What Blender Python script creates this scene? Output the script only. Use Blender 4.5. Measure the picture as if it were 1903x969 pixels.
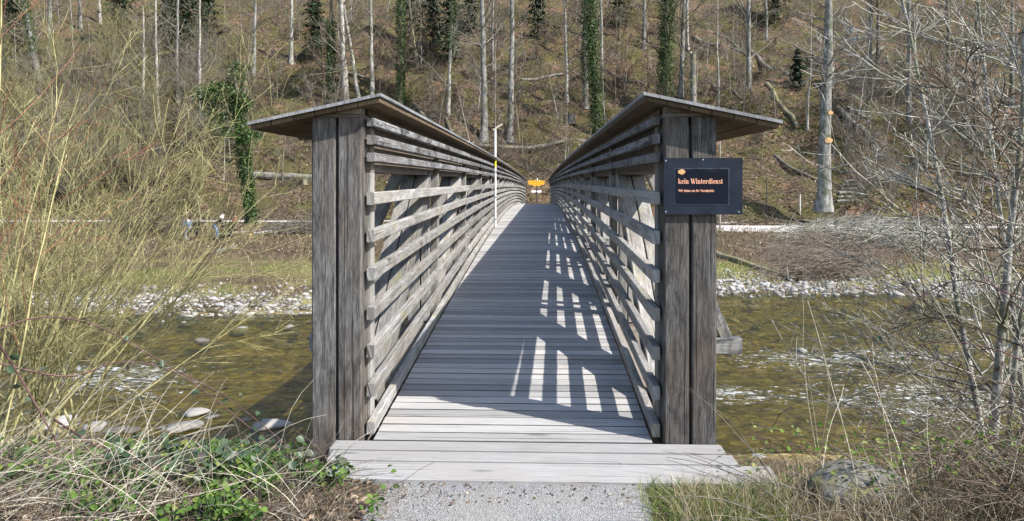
import bpy, math, random
import numpy as np
from mathutils import Vector, Matrix

# ------------------------------------------------------------------ camera, world, sun, exposure
for o in list(bpy.data.objects): bpy.data.objects.remove(o)
scene = bpy.context.scene
col = scene.collection
CAMX, EYE, FPX, YAW = 0.177, 1.65, 1427.0, math.radians(2.07)
cam_d = bpy.data.cameras.new('camera'); cam = bpy.data.objects.new('camera', cam_d); col.objects.link(cam)
cam.location = (CAMX, 0, EYE); cam.rotation_euler = (math.pi/2, 0, YAW)
cam_d.sensor_width = 36; cam_d.lens = 36*FPX/1903.0; cam_d.shift_y = -134.5/1903.0
cam_d.clip_start = 0.05; cam_d.clip_end = 2000
scene.camera = cam
SUN = Vector((0.88, -0.45, 1.0)).normalized()
world = bpy.data.worlds.new('World'); scene.world = world; world.use_nodes = True
wn = world.node_tree.nodes; wl = world.node_tree.links
sky = wn.new('ShaderNodeTexSky'); sky.sky_type = 'NISHITA'; sky.sun_disc = False
sky.sun_elevation = math.asin(SUN.z); sky.sun_rotation = math.atan2(SUN.x, SUN.y)
bg = wn['Background']; bg.inputs['Strength'].default_value = 0.122
wl.new(sky.outputs[0], bg.inputs['Color'])
sd = bpy.data.lights.new('sun', 'SUN'); sd.energy = 3.8; sd.angle = math.radians(0.5); sd.color = (1.0, 0.955, 0.88)
so = bpy.data.objects.new('sun', sd); col.objects.link(so)
so.rotation_euler = SUN.to_track_quat('Z', 'Y').to_euler(); so.location = (20, -10, 40)
vs = scene.view_settings; vs.view_transform = 'Standard'; vs.look = 'None'; vs.gamma = 1.0
vs.use_curve_mapping = False; vs.exposure = 1.25
scene.render.resolution_x, scene.render.resolution_y = 1024, 521

rng = np.random.default_rng(7); random.seed(7)
PI = math.pi

# ------------------------------------------------------------------ noise + terrain
_NG = {}
def vnoise(x, y, seed=0):
    if seed not in _NG: _NG[seed] = np.random.default_rng(1000+seed).random((256, 256))
    g = _NG[seed]
    x = np.asarray(x, float); y = np.asarray(y, float)
    xi = np.floor(x).astype(int); yi = np.floor(y).astype(int)
    fx = x-xi; fy = y-yi; fx = fx*fx*(3-2*fx); fy = fy*fy*(3-2*fy)
    a = g[xi & 255, yi & 255]; b = g[(xi+1) & 255, yi & 255]; c = g[xi & 255, (yi+1) & 255]; d = g[(xi+1) & 255, (yi+1) & 255]
    return (a*(1-fx)+b*fx)*(1-fy)+(c*(1-fx)+d*fx)*fy - 0.5
def fbm(x, y, seed=0, o=4):
    s = 0; a = 1.0
    for i in range(o):
        s = s + a*vnoise(np.asarray(x)*2**i+13.7*i, np.asarray(y)*2**i+7.1*i, seed+i); a *= 0.5
    return s
def sstep(a, b, t):
    t = np.clip((t-a)/(b-a), 0, 1); return t*t*(3-2*t)
WATER = -3.15
def far_shore(x):
    x = np.asarray(x, float)
    return 29.6 + 5.4*sstep(-4, 9, x) + 2.2*vnoise(x*0.16, 0*x+3.3, 31)
def path_h(x):
    x = np.asarray(x, float)
    return -0.3 + np.where(x < 0, -0.75, -1.1)*sstep(3, 14, np.abs(x))
def hgt_exact(x, y):
    x = np.asarray(x, float); y = np.asarray(y, float)
    near = np.interp(y, [-60, -10, 4.25, 4.9, 5.6, 6.3, 9, 11.5, 13.2, 15.5, 22, 27], [0.6, 0.0, -0.004, -0.12, -0.48, -0.9, -2.1, -2.75, -3.02, -3.45, -3.85, -3.9])
    ys = far_shore(x); P = path_h(x)
    # far bank, in pieces between moving stations
    t1 = np.clip((y-ys)/(45.5-ys), 0, 1)
    bank = -3.15 + 0.5*t1**0.8
    bed = -3.15 - 0.085*np.maximum(ys-y, 0)
    bed = np.maximum(bed, -3.9)
    emb = -2.65 + (P-0.1+2.65)*sstep(45.0, 56.5, y)*0.75 + (P-0.1+2.65)*0.25*np.clip((y-45)/11.5, 0, 1)
    hill = P + 0.62*(y-64.0) - 0.0007*np.maximum(y-64, 0)**2
    hill = np.where(y > 66, hill, P + 0.62*np.maximum(y-64, 0)**2/4.0)
    hill = hill + np.clip((y-66)/10, 0, 1)*(2.6*fbm(x*0.06, y*0.06, 11, 3) + 2.3*fbm(x*0.22, y*0.30, 17, 4))
    far = np.where(y < ys, bed, np.where(y < 45.5, bank, np.where(y < 57.5, emb, np.where(y < 64, P-0.1+0.1*np.clip((y-57.5)/2, 0, 1), hill))))
    z = np.where(y < 22, near, np.maximum(np.minimum(near, 0), far))
    z = np.where((y >= 22), np.where(y < 27, np.maximum(near, bed), far), z)
    und = 0.10*fbm(x*0.7, y*0.7, 5, 3)
    w = np.clip((np.abs(x)-1.5)/1.5, 0, 1)*np.clip((y-2)/3, 0, 1) + np.clip((y-6)/3, 0, 1)
    w = np.clip(w, 0, 1)*np.where((y > 58.5) & (y < 64), 0.15, 1.0)
    # a shallow mound left and right of the entrance
    side = 0.10*np.clip((np.abs(x-0.0)-1.7)/1.0, 0, 1)*np.clip((5.4-y)/1.0, 0, 1)
    side = side + 0.06*fbm(x*1.5, y*1.5, 21, 3)*np.clip((np.abs(x)-1.4)/0.6, 0, 1)*np.clip((6-y)/2, 0, 1)
    return z + und*w + side
_gx = np.arange(-165, 165.1, 0.3); _gy = np.concatenate([np.arange(-62, 0, 1.0), np.arange(0, 130, 0.2), np.arange(130, 236, 2.0)])
_GX, _GY = np.meshgrid(_gx, _gy); _GZ = hgt_exact(_GX, _GY)
def hgt(x, y):
    x = np.asarray(x, float); y = np.asarray(y, float)
    fx = np.clip((x+165)/0.3, 0, len(_gx)-1.001); i = fx.astype(int); fx = fx-i
    yy = np.clip(y, _gy[0], _gy[-1]-0.01); fi = np.where(yy < 0, yy+62, np.where(yy < 130, 62+yy/0.2, 712+(yy-130)/2.0)); j = np.clip(fi.astype(int), 0, len(_gy)-2); fy = fi-j
    return (_GZ[j, i]*(1-fx)+_GZ[j, i+1]*fx)*(1-fy)+(_GZ[j+1, i]*(1-fx)+_GZ[j+1, i+1]*fx)*fy
def H(x, y): return float(hgt(x, y))

cY, sY = math.cos(YAW), math.sin(YAW)
def ray(px, py):
    a = (px-951.5)/FPX; b = (350-py)/FPX
    return np.array([-sY+cY*a, cY+sY*a, b])
def at(px, py, Y):
    d = ray(px, py); t = Y/d[1]
    return np.array([CAMX, 0, EYE]) + d*t
def hit(px, py, y0=3.0, y1=200.0):
    d = ray(px, py); ys = np.arange(y0, y1, 0.6); t = ys/d[1]
    k = np.argmax(EYE+d[2]*t <= hgt(CAMX+d[0]*t, ys))
    ys = np.linspace(ys[max(k-1, 0)], ys[k], 16); t = ys/d[1]
    X = CAMX+d[0]*t; Z = EYE+d[2]*t
    k = np.argmax(Z <= hgt(X, ys))
    return np.array([X[k], ys[k], float(hgt(X[k], ys[k]))])

# ------------------------------------------------------------------ object helpers
def tag(o, label=None, cat=None, group=None, kind=None):
    if label: o['label'] = label
    if cat: o['category'] = cat
    if group: o['group'] = group
    if kind: o['kind'] = kind
    return o
def empty(name, loc=(0, 0, 0), label=None, cat=None, group=None):
    o = bpy.data.objects.new(name, None); o.empty_display_size = 0.3; o.location = [float(v) for v in loc]; col.objects.link(o)
    return tag(o, label, cat, group)
def link(name, me, parent=None, mat=None):
    if mat is not None and not me.materials: me.materials.append(mat)
    o = bpy.data.objects.new(name, me); col.objects.link(o)
    if parent is not None: o.parent = parent
    return o
def mesh_np(name, V, F, smooth=False, uv=None):
    """V (n,3); F list of (m,k) index arrays (k = 3 or 4); uv per loop"""
    me = bpy.data.meshes.new(name)
    V = np.asarray(V, np.float32)
    if not isinstance(F, list): F = [F]
    F = [np.asarray(f, np.int32) for f in F if len(f)]
    me.vertices.add(len(V)); me.vertices.foreach_set('co', V.ravel())
    loops = np.concatenate([f.ravel() for f in F]); tot = np.concatenate([np.full(len(f), f.shape[1], np.int32) for f in F])
    me.loops.add(len(loops)); me.loops.foreach_set('vertex_index', loops)
    me.polygons.add(len(tot)); st = np.concatenate([[0], np.cumsum(tot)[:-1]]).astype(np.int32)
    me.polygons.foreach_set('loop_start', st); me.polygons.foreach_set('loop_total', tot)
    if smooth: me.polygons.foreach_set('use_smooth', np.ones(len(tot), bool))
    if uv is not None:
        l = me.uv_layers.new(name='UVMap'); l.data.foreach_set('uv', np.asarray(uv, np.float32).ravel())
    me.update(calc_edges=True); me.validate()
    return me
def rect_sec(x0, x1, z0, z1, c=0.004):
    return [(x0+c, z0), (x1-c, z0), (x1, z0+c), (x1, z1-c), (x1-c, z1), (x0+c, z1), (x0, z1-c), (x0, z0+c)]
def sweep_mesh(name, rings):
    """closed prism from a list of rings (each k 3-D points); UV = metres along, metres round"""
    R = np.array(rings, float); n, k = R.shape[:2]
    cen = R.mean(1); L = np.concatenate([[0], np.cumsum(np.linalg.norm(np.diff(cen, axis=0), axis=1))])
    per = np.concatenate([[0], np.cumsum(np.linalg.norm(np.roll(R[0], -1, 0)-R[0], axis=1))])
    V = R.reshape(-1, 3); F = []; uv = []
    for i in range(n-1):
        for j in range(k):
            a, b = i*k+j, i*k+(j+1) % k
            F.append((a, b, b+k, a+k)); uv += [(L[i], per[j]), (L[i], per[j+1]), (L[i+1], per[j+1]), (L[i+1], per[j])]
    me = bpy.data.meshes.new(name)
    caps = [tuple(range(k))[::-1], tuple((n-1)*k+j for j in range(k))]
    for c in caps:
        for v in c:
            d = V[v]-cen[0 if v < k else -1]; uv.append((0.02*d.sum(), 0.6*(d[0]+d[1]*0.7+d[2]*0.3)))
    me.from_pydata(V.tolist(), [], F+caps)
    l = me.uv_layers.new(name='UVMap'); l.data.foreach_set('uv', np.asarray(uv, np.float32).ravel())
    me.update(); return me
def bar_mesh(name, p, q, w, h, up=(0, 0, 1), c=0.004):
    """rectangular timber from p to q; w across, h along up"""
    p, q, up = Vector(p), Vector(q), Vector(up); d = (q-p).normalized(); s = d.cross(up).normalized(); u = s.cross(d)
    sec = rect_sec(-w/2, w/2, -h/2, h/2, c)
    return sweep_mesh(name, [[tuple(e+s*a+u*b) for a, b in sec] for e in (p, q)])
class Tubes:
    """collects polylines with radii and skins all of them at once"""
    def __init__(s): s.b = {}
    def add(s, P, r):
        s.b.setdefault(len(P), []).append((P, r))
    def build(s, name, mat, parent=None, K=4, smooth=True):
        VV, FF, off = [], [], 0
        for n, lst in s.b.items():
            P = np.array([a for a, _ in lst], float); r = np.array([b for _, b in lst], float)
            T = np.gradient(P, axis=1); T /= np.linalg.norm(T, axis=2, keepdims=True)+1e-9
            ref = np.where(np.abs(T[:, :1, 2:3]) > 0.9, np.array([[[1., 0, 0]]]), np.array([[[0, 0, 1.]]]))
            A = np.cross(T, ref); A /= np.linalg.norm(A, axis=2, keepdims=True)+1e-9
            B = np.cross(T, A)
            an = np.arange(K)*2*PI/K
            V = P[:, :, None, :] + r[:, :, None, None]*(np.cos(an)[None, None, :, None]*A[:, :, None, :]+np.sin(an)[None, None, :, None]*B[:, :, None, :])
            N = len(lst)
            idx = off+np.arange(N*n*K).reshape(N, n, K)
            a = idx[:, :-1]; c = idx[:, 1:]
            F = np.stack([a, np.roll(a, -1, 2), np.roll(c, -1, 2), c], -1).reshape(-1, 4)
            VV.append(V.reshape(-1, 3)); FF.append(F); off += N*n*K
        me = mesh_np(name, np.concatenate(VV), [np.concatenate(FF)], smooth)
        return link(name, me, parent, mat)
def walk(p, d, L, n, wob, trop=(0, 0, 0)):
    D = np.asarray(d)[None]+np.cumsum(rng.normal(0, wob, (n, 3)), 0)+np.linspace(0, 1, n)[:, None]*np.asarray(trop)[None]
    D /= np.linalg.norm(D, axis=1, keepdims=True)
    return np.vstack([p, np.asarray(p)+np.cumsum(D*(L/n), 0)])
def side_dir(d, ang, bias=None):
    r = rng.normal(size=3)
    if bias is not None: r = r+np.asarray(bias)
    r -= d*np.dot(r, d); r /= np.linalg.norm(r)+1e-9
    return d*math.cos(ang)+r*math.sin(ang)
def grow(T, p, d, L, r, lv, maxlv, nch, ratio=0.55, ang=(0.5, 1.0), wob=0.07, trop=(0, 0, 0.15), t0=0.25, rr=0.55, n=6, tip=0.3, bias=None, rmin=0.0025):
    d = np.asarray(d, float); d = d/np.linalg.norm(d)
    P = walk(p, d, L, n, wob, trop); T.add(P, np.linspace(r, max(r*tip, rmin), n+1))
    if lv >= maxlv: return
    k = nch[lv] if lv < len(nch) else nch[-1]
    k = max(1, int(rng.poisson(k)))
    for _ in range(k):
        t = t0+(1-t0)*rng.random()**0.8
        f = t*n; i = min(int(f), n-1); q = P[i]+(P[i+1]-P[i])*(f-i)
        dl = (P[i+1]-P[i]); dl /= np.linalg.norm(dl)+1e-9
        nd = side_dir(dl, rng.uniform(*ang), bias)
        grow(T, q, nd, L*ratio*(1.15-0.55*t)*rng.uniform(0.7, 1.25), max(r*(1-(1-tip)*t)*rr, rmin), lv+1, maxlv, nch, ratio, ang, wob*1.15, trop, 0.15, rr, max(3, n-2), tip, None, rmin)
def leaves(P, size, nrm=None, fold=0.25, asp=0.62, rnd=1.0):
    """many folded leaf faces (6 verts, 2 quads each) at points P"""
    P = np.asarray(P, float); N = len(P)
    n = rng.normal(size=(N, 3))*rnd + (0 if nrm is None else np.asarray(nrm)); n /= np.linalg.norm(n, axis=1, keepdims=True)+1e-9
    a = np.cross(n, rng.normal(size=(N, 3))); a /= np.linalg.norm(a, axis=1, keepdims=True)+1e-9
    b = np.cross(n, a); s = np.asarray(size)*np.ones(N); s = s[:, None]
    w = s*asp*0.5; up = n*s*fold*0.5
    V = np.stack([P-a*s*0.5, P+a*s*0.5, P-a*s*0.18+b*w+up, P+a*s*0.2+b*w*0.85+up, P-a*s*0.18-b*w+up, P+a*s*0.2-b*w*0.85+up], 1).reshape(-1, 3)
    i = np.arange(N)*6
    F = np.concatenate([np.stack([i, i+1, i+3, i+2], 1), np.stack([i+1, i, i+4, i+5], 1)])
    return V, F
def leaf_obj(name, P, size, mat, parent=None, nrm=None, fold=0.25, asp=0.62, rnd=1.0):
    V, F = leaves(P, size, nrm, fold, asp, rnd)
    return link(name, mesh_np(name, V, F), parent, mat)
def blades(name, base, h, w, lean, mat, parent=None, n=3, bend=0.6):
    """tapering grass blades: base (N,3), heights h (N,), lean (N,2) horizontal tip offset"""
    N = len(base); t = np.linspace(0, 1, n+1)
    az = rng.uniform(0, 2*PI, N); sx, sy = np.cos(az), np.sin(az)
    C = base[:, None, :] + np.stack([lean[:, 0:1]*t**(1+bend), lean[:, 1:2]*t**(1+bend), h[:, None]*(t-0.25*t*t*np.minimum(1, (np.hypot(lean[:, 0], lean[:, 1])/h)[:, None]))], -1)
    ww = (np.asarray(w)*np.ones(N))[:, None]*(1-0.85*t)*0.5
    off = np.stack([sx[:, None]*ww, sy[:, None]*ww, 0*ww], -1)
    V = np.stack([C-off, C+off], 2).reshape(-1, 3)
    idx = np.arange(N*(n+1)*2).reshape(N, n+1, 2)
    F = np.stack([idx[:, :-1, 0], idx[:, :-1, 1], idx[:, 1:, 1], idx[:, 1:, 0]], -1).reshape(-1, 4)
    return link(name, mesh_np(name, V, F), parent, mat)

# ------------------------------------------------------------------ materials
class NT:
    def __init__(s, name):
        s.m = bpy.data.materials.new(name); s.m.use_nodes = True; s.t = s.m.node_tree; s.n = s.t.nodes; s.n.clear()
        s.out = s.n.new('ShaderNodeOutputMaterial')
    def node(s, typ, ins=None, **kw):
        nd = s.n.new('ShaderNode'+typ)
        for k, v in kw.items(): setattr(nd, k, v)
        for k, v in (ins or {}).items(): s.set(nd.inputs[k], v)
        return nd
    def set(s, inp, v):
        if hasattr(v, 'is_output') or isinstance(v, bpy.types.NodeSocket): s.t.links.new(v, inp)
        else: inp.default_value = v
    def ramp(s, fac, stops, interp='LINEAR'):
        r = s.n.new('ShaderNodeValToRGB'); r.color_ramp.interpolation = interp; e = r.color_ramp.elements
        while len(e) < len(stops): e.new(0.5)
        for i, (p, c) in enumerate(stops):
            e[i].position = p; c = (c, c, c) if isinstance(c, (int, float)) else c; e[i].color = (*c, 1)
        s.t.links.new(fac, r.inputs[0]); return r.outputs[0]
    def noise(s, vec, scale, detail=4, rough=0.55, dist=0.0):
        nd = s.node('TexNoise', {'Scale': scale, 'Detail': detail, 'Roughness': rough, 'Distortion': dist})
        if vec is not None: s.t.links.new(vec, nd.inputs['Vector'])
        return nd.outputs['Fac']
    def mapping(s, vec, sc=(1, 1, 1), loc=(0, 0, 0)):
        m = s.node('Mapping', {'Scale': sc, 'Location': loc}); s.t.links.new(vec, m.inputs['Vector']); return m.outputs[0]
    def mix(s, f, a, b, typ='MIX'):
        m = s.node('MixRGB', blend_type=typ)
        for i, v in enumerate((f, a, b)):
            if isinstance(v, tuple): v = (*v, 1)[:4]
            s.set(m.inputs[i], v)
        return m.outputs[0]
    def math(s, op, a, b=0.0, clamp=False):
        m = s.node('Math', operation=op, use_clamp=clamp); s.set(m.inputs[0], a); s.set(m.inputs[1], b); return m.outputs[0]
    def bump(s, h, strength=0.3, dist=0.01):
        b = s.node('Bump', {'Strength': strength, 'Distance': dist, 'Height': h}); return b.outputs[0]
    def bsdf(s, color, rough=0.8, normal=None, spec=0.3, **kw):
        p = s.node('BsdfPrincipled', {'Roughness': rough, 'Specular IOR Level': spec})
        s.set(p.inputs['Base Color'], (*color, 1) if isinstance(color, tuple) else color)
        if normal is not None: s.t.links.new(normal, p.inputs['Normal'])
        for k, v in kw.items(): s.set(p.inputs[k], v)
        return p.outputs[0]
    def done(s, shader): s.t.links.new(shader, s.out.inputs['Surface']); return s.m

def wood(name, dark, mid, light, warm=None, moss=0.0, grain=1.0, rough=0.85, stain=0.0):
    t = NT(name); uv = t.node('UVMap').outputs[0]; oi = t.node('ObjectInfo').outputs['Random']
    off = t.node('CombineXYZ', {'X': t.math('MULTIPLY', oi, 37.0), 'Y': t.math('MULTIPLY', oi, 19.0)}).outputs[0]
    v = t.node('VectorMath', operation='ADD'); t.set(v.inputs[0], uv); t.set(v.inputs[1], off); v = v.outputs[0]
    n1 = t.noise(t.mapping(v, (7.0, 130, 1)), 1.0, 5, 0.72, 0.9)
    n2 = t.noise(t.mapping(v, (3.2, 22, 1)), 1.0, 4, 0.65, 1.2)
    n3 = t.noise(t.mapping(v, (1.1, 2.4, 1)), 1.0, 3, 0.5)
    vor = t.node('TexVoronoi', {'Scale': 1.0, 'Randomness': 1.0}, feature='F1'); t.t.links.new(t.mapping(v, (1.3, 5.0, 1)), vor.inputs['Vector'])
    knot = t.ramp(vor.outputs['Distance'], [(0.05, 1.0), (0.13, 0.0)])
    f = t.math('ADD', t.math('MULTIPLY', n1, 0.6), t.math('MULTIPLY', n2, 0.4))
    c = t.ramp(f, [(0.30, dark), (0.46, mid), (0.66, light)])
    c = t.mix(t.ramp(n3, [(0.38, 0.0), (0.66, 0.8)]), c, t.mix(0.6, c, warm or dark))
    # cracks along the grain
    cr = t.ramp(t.noise(t.mapping(v, (0.7, 55, 1), (3, 5, 0)), 1.0, 2, 0.4), [(0.30, 1.0), (0.36, 0.0)])
    c = t.mix(t.math('MULTIPLY', cr, 0.65), c, tuple(x*0.35 for x in dark))
    c = t.mix(t.math('MULTIPLY', knot, 0.75), c, tuple(x*0.6 for x in dark))
    if stain:
        sn = t.ramp(t.noise(t.mapping(v, (2.6, 7, 1), (1, 8, 0)), 1.0, 5, 0.7, 0.6), [(0.50, 0.0), (0.64, stain)])
        c = t.mix(sn, c, tuple(x*0.8 for x in dark))
    if moss:
        mo = t.ramp(t.noise(t.mapping(v, (2.5, 5, 1), (9, 2, 0)), 1.0, 4, 0.6), [(0.58, 0.0), (0.68, moss)])
        c = t.mix(mo, c, (0.22, 0.21, 0.07))
    hv = t.node('HueSaturation', {'Saturation': 1.0, 'Value': t.math('ADD', t.math('MULTIPLY', oi, 0.60), 0.70), 'Color': c}).outputs[0]
    hgtv = t.math('SUBTRACT', t.math('ADD', n1, t.math('MULTIPLY', n2, 0.6)), t.math('MULTIPLY', cr, 0.7))
    return t.done(t.bsdf(hv, rough, t.bump(hgtv, 0.55*grain, 0.006), 0.25))
M = {}
M['deck'] = wood('deck_wood', (0.215, 0.215, 0.217), (0.315, 0.314, 0.314), (0.41, 0.408, 0.405), (0.30, 0.265, 0.235), 0.0, 0.6)
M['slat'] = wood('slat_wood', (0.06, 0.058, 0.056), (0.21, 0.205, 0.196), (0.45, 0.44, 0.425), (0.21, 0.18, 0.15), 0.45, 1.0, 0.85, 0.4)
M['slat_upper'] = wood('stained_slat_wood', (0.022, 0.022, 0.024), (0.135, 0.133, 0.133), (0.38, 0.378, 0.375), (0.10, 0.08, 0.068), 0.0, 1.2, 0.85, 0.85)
M['post'] = wood('post_wood', (0.017, 0.0165, 0.0165), (0.078, 0.075, 0.072), (0.265, 0.257, 0.247), (0.125, 0.085, 0.058), 0.0, 1.9, 0.85, 0.6)
M['beam'] = wood('beam_wood', (0.055, 0.048, 0.041), (0.15, 0.132, 0.112), (0.28, 0.255, 0.225), (0.12, 0.085, 0.053), 0.0)
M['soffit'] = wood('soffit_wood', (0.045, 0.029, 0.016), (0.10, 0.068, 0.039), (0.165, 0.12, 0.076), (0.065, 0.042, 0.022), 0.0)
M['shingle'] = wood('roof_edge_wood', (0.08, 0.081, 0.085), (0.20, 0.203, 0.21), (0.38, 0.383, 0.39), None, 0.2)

def bark(name, dark, light, moss=None, mossf=0.0, zs=0.35, scale=6.0, sheen=0.85):
    t = NT(name); co = t.node('NewGeometry').outputs['Position']
    n1 = t.noise(t.mapping(co, (1, 1, zs)), scale, 5, 0.65)
    n2 = t.noise(co, 1.3, 3, 0.5)
    ri = t.node('NewGeometry').outputs['Random Per Island']
    c = t.ramp(t.math('ADD', t.math('MULTIPLY', n1, 0.65), t.math('MULTIPLY', t.noise(t.mapping(co, (1, 1, 0.5)), scale*0.3, 3, 0.6), 0.35)), [(0.36, dark), (0.63, light)])
    c = t.node('HueSaturation', {'Value': t.math('ADD', t.math('MULTIPLY', ri, 0.5), 0.75), 'Color': c}).outputs[0]
    if moss: c = t.mix(t.ramp(n2, [(0.5, 0.0), (0.62, mossf)]), c, moss)
    return t.done(t.bsdf(c, sheen, t.bump(n1, 0.6, 0.02), 0.2))
M['beech'] = bark('beech_bark', (0.05, 0.047, 0.043), (0.29, 0.28, 0.26), (0.07, 0.08, 0.035), 0.7)
M['pale_bark'] = bark('pale_bark', (0.13, 0.12, 0.105), (0.46, 0.435, 0.39), (0.13, 0.13, 0.07), 0.45)
M['dark_bark'] = bark('dark_bark', (0.06, 0.05, 0.04), (0.19, 0.165, 0.13), (0.08, 0.09, 0.03), 0.6)
M['twig_grey'] = bark('grey_twig_bark', (0.05, 0.043, 0.034), (0.26, 0.235, 0.195), None, 0, 1.0, 9)
M['twig_brown'] = bark('brown_twig_bark', (0.04, 0.03, 0.022), (0.19, 0.145, 0.105), None, 0, 1.0, 9)
M['twig_olive'] = bark('olive_twig_bark', (0.10, 0.09, 0.04), (0.31, 0.285, 0.15), None, 0, 1.0, 9)
M['willow'] = bark('willow_bark', (0.15, 0.135, 0.055), (0.46, 0.42, 0.21), None, 0, 1.0, 7)
M['willow_red'] = bark('red_shoot_bark', (0.16, 0.06, 0.04), (0.34, 0.16, 0.10), None, 0, 1.0, 7)
M['lichen'] = bark('lichen_bark', (0.07, 0.062, 0.05), (0.46, 0.445, 0.40), (0.12, 0.125, 0.05), 0.6, 1.0, 14)
M['cane'] = bark('bramble_cane_bark', (0.05, 0.025, 0.03), (0.17, 0.095, 0.09), None, 0, 1.0, 20, 0.6)
M['straw'] = bark('straw_stem', (0.26, 0.22, 0.155), (0.62, 0.57, 0.47), None, 0, 1.0, 10, 0.7)
M['brush'] = bark('dry_brush_twig', (0.06, 0.045, 0.036), (0.30, 0.24, 0.19), None, 0, 1.0, 12)
M['log'] = bark('log_bark', (0.07, 0.064, 0.055), (0.26, 0.245, 0.22), (0.16, 0.16, 0.06), 0.5)
M['moss_log'] = bark('mossy_log_bark', (0.09, 0.08, 0.045), (0.30, 0.28, 0.19), (0.17, 0.18, 0.05), 0.8)

def foliage(name, stops, trans=0.35, rough=0.6):
    t = NT(name); ri = t.node('NewGeometry').outputs['Random Per Island']
    c = t.ramp(ri, stops)
    p = t.bsdf(c, rough, None, 0.3)
    tr = t.node('BsdfTranslucent', {'Color': c}).outputs[0]
    ms = t.node('MixShader', {0: trans, 1: p, 2: tr}).outputs[0]
    return t.done(ms)
M['ivy'] = foliage('ivy_leaf', [(0, (0.018, 0.04, 0.012)), (0.5, (0.045, 0.085, 0.022)), (0.85, (0.075, 0.12, 0.03)), (1, (0.14, 0.17, 0.05))], 0.2, 0.45)
M['conifer'] = foliage('conifer_needles', [(0, (0.012, 0.024, 0.012)), (1, (0.04, 0.065, 0.028))], 0.1)
M['green_leaf'] = foliage('spring_leaf', [(0, (0.035, 0.075, 0.016)), (0.5, (0.075, 0.15, 0.026)), (0.85, (0.14, 0.23, 0.04)), (1, (0.24, 0.27, 0.07))], 0.4)
M['bramble_leaf'] = foliage('bramble_leaf', [(0, (0.03, 0.06, 0.03)), (0.6, (0.07, 0.11, 0.06)), (1, (0.10, 0.075, 0.07))], 0.25, 0.4)
M['grass'] = foliage('grass_blade', [(0, (0.07, 0.13, 0.02)), (0.6, (0.14, 0.23, 0.035)), (1, (0.30, 0.30, 0.10))], 0.4)
M['drygrass'] = foliage('dry_grass_blade', [(0, (0.13, 0.09, 0.045)), (0.5, (0.31, 0.245, 0.145)), (1, (0.54, 0.475, 0.34))], 0.3)
M['weed'] = foliage('mixed_weed_blade', [(0, (0.07, 0.045, 0.026)), (0.4, (0.19, 0.13, 0.075)), (0.75, (0.34, 0.265, 0.16)), (0.92, (0.46, 0.38, 0.25)), (1, (0.13, 0.15, 0.045))], 0.3)
M['litter'] = foliage('fallen_leaf', [(0, (0.03, 0.021, 0.015)), (0.4, (0.11, 0.07, 0.045)), (0.75, (0.22, 0.15, 0.10)), (1, (0.44, 0.36, 0.27))], 0.15)
M['mossleaf'] = foliage('moss_tuft', [(0, (0.09, 0.10, 0.02)), (1, (0.22, 0.22, 0.05))], 0.2)

def plain(name, c, rough=0.6, spec=0.4, var=0.15, scale=12, metallic=0.0):
    t = NT(name); co = t.node('TexCoord').outputs['Object']
    n = t.noise(co, scale, 4, 0.6)
    cc = t.mix(t.ramp(n, [(0.3, 0.0), (0.7, 1.0)]), tuple(x*(1-var) for x in c), tuple(min(1, x*(1+var)) for x in c))
    return t.done(t.bsdf(cc, rough, t.bump(n, 0.15, 0.004), spec, Metallic=metallic))
M['stone'] = None
t = NT('river_stone'); oi = t.node('ObjectInfo').outputs['Random']; ri = t.node('NewGeometry').outputs['Random Per Island']
co = t.node('NewGeometry').outputs['Position']; n = t.noise(co, 9, 4, 0.6)
c = t.ramp(t.math('FRACT', t.math('ADD', oi, ri)), [(0, (0.09, 0.082, 0.07)), (0.3, (0.19, 0.18, 0.165)), (0.65, (0.28, 0.27, 0.255)), (0.9, (0.40, 0.39, 0.375)), (1, (0.18, 0.145, 0.105))])
c = t.mix(t.ramp(n, [(0.4, 0.0), (0.75, 0.35)]), c, (0.17, 0.155, 0.12))
M['stone'] = t.done(t.bsdf(c, 0.8, t.bump(n, 0.4, 0.02), 0.3))
t = NT('boulder_stone'); co = t.node('TexCoord').outputs['Object']; n = t.noise(co, 7, 6, 0.65); n2 = t.noise(co, 26, 3, 0.6)
c = t.ramp(n, [(0.3, (0.085, 0.082, 0.07)), (0.55, (0.16, 0.155, 0.135)), (0.75, (0.26, 0.255, 0.225))])
c = t.mix(t.ramp(n2, [(0.60, 0.0), (0.68, 0.5)]), c, (0.27, 0.27, 0.23))
c = t.mix(t.ramp(t.noise(co, 3, 3), [(0.52, 0.0), (0.65, 0.6)]), c, (0.20, 0.19, 0.05))
M['boulder'] = t.done(t.bsdf(c, 0.9, t.bump(n, 0.7, 0.03), 0.2))
M['cut_wood'] = plain('fresh_cut_wood', (0.62, 0.36, 0.16), 0.8, 0.2, 0.15, 20)
M['cut_pale'] = plain('pale_cut_wood', (0.60, 0.52, 0.38), 0.8, 0.2, 0.2, 14)
M['concrete'] = plain('concrete', (0.30, 0.29, 0.27), 0.9, 0.2, 0.2, 6)
M['white_paint'] = plain('white_paint', (0.74, 0.74, 0.72), 0.5, 0.4, 0.06, 9)
M['yellow_band'] = plain('yellow_band_paint', (0.72, 0.66, 0.04), 0.5, 0.4, 0.06, 9)
M['sign_yellow'] = plain('sign_yellow_paint', (0.80, 0.36, 0.015), 0.45, 0.4, 0.05, 9)
M['steel'] = plain('dark_steel', (0.05, 0.052, 0.058), 0.5, 0.4, 0.2, 20, 0.6)
M['galv'] = plain('galvanised_metal', (0.42, 0.43, 0.44), 0.45, 0.5, 0.1, 20, 0.7)

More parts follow.
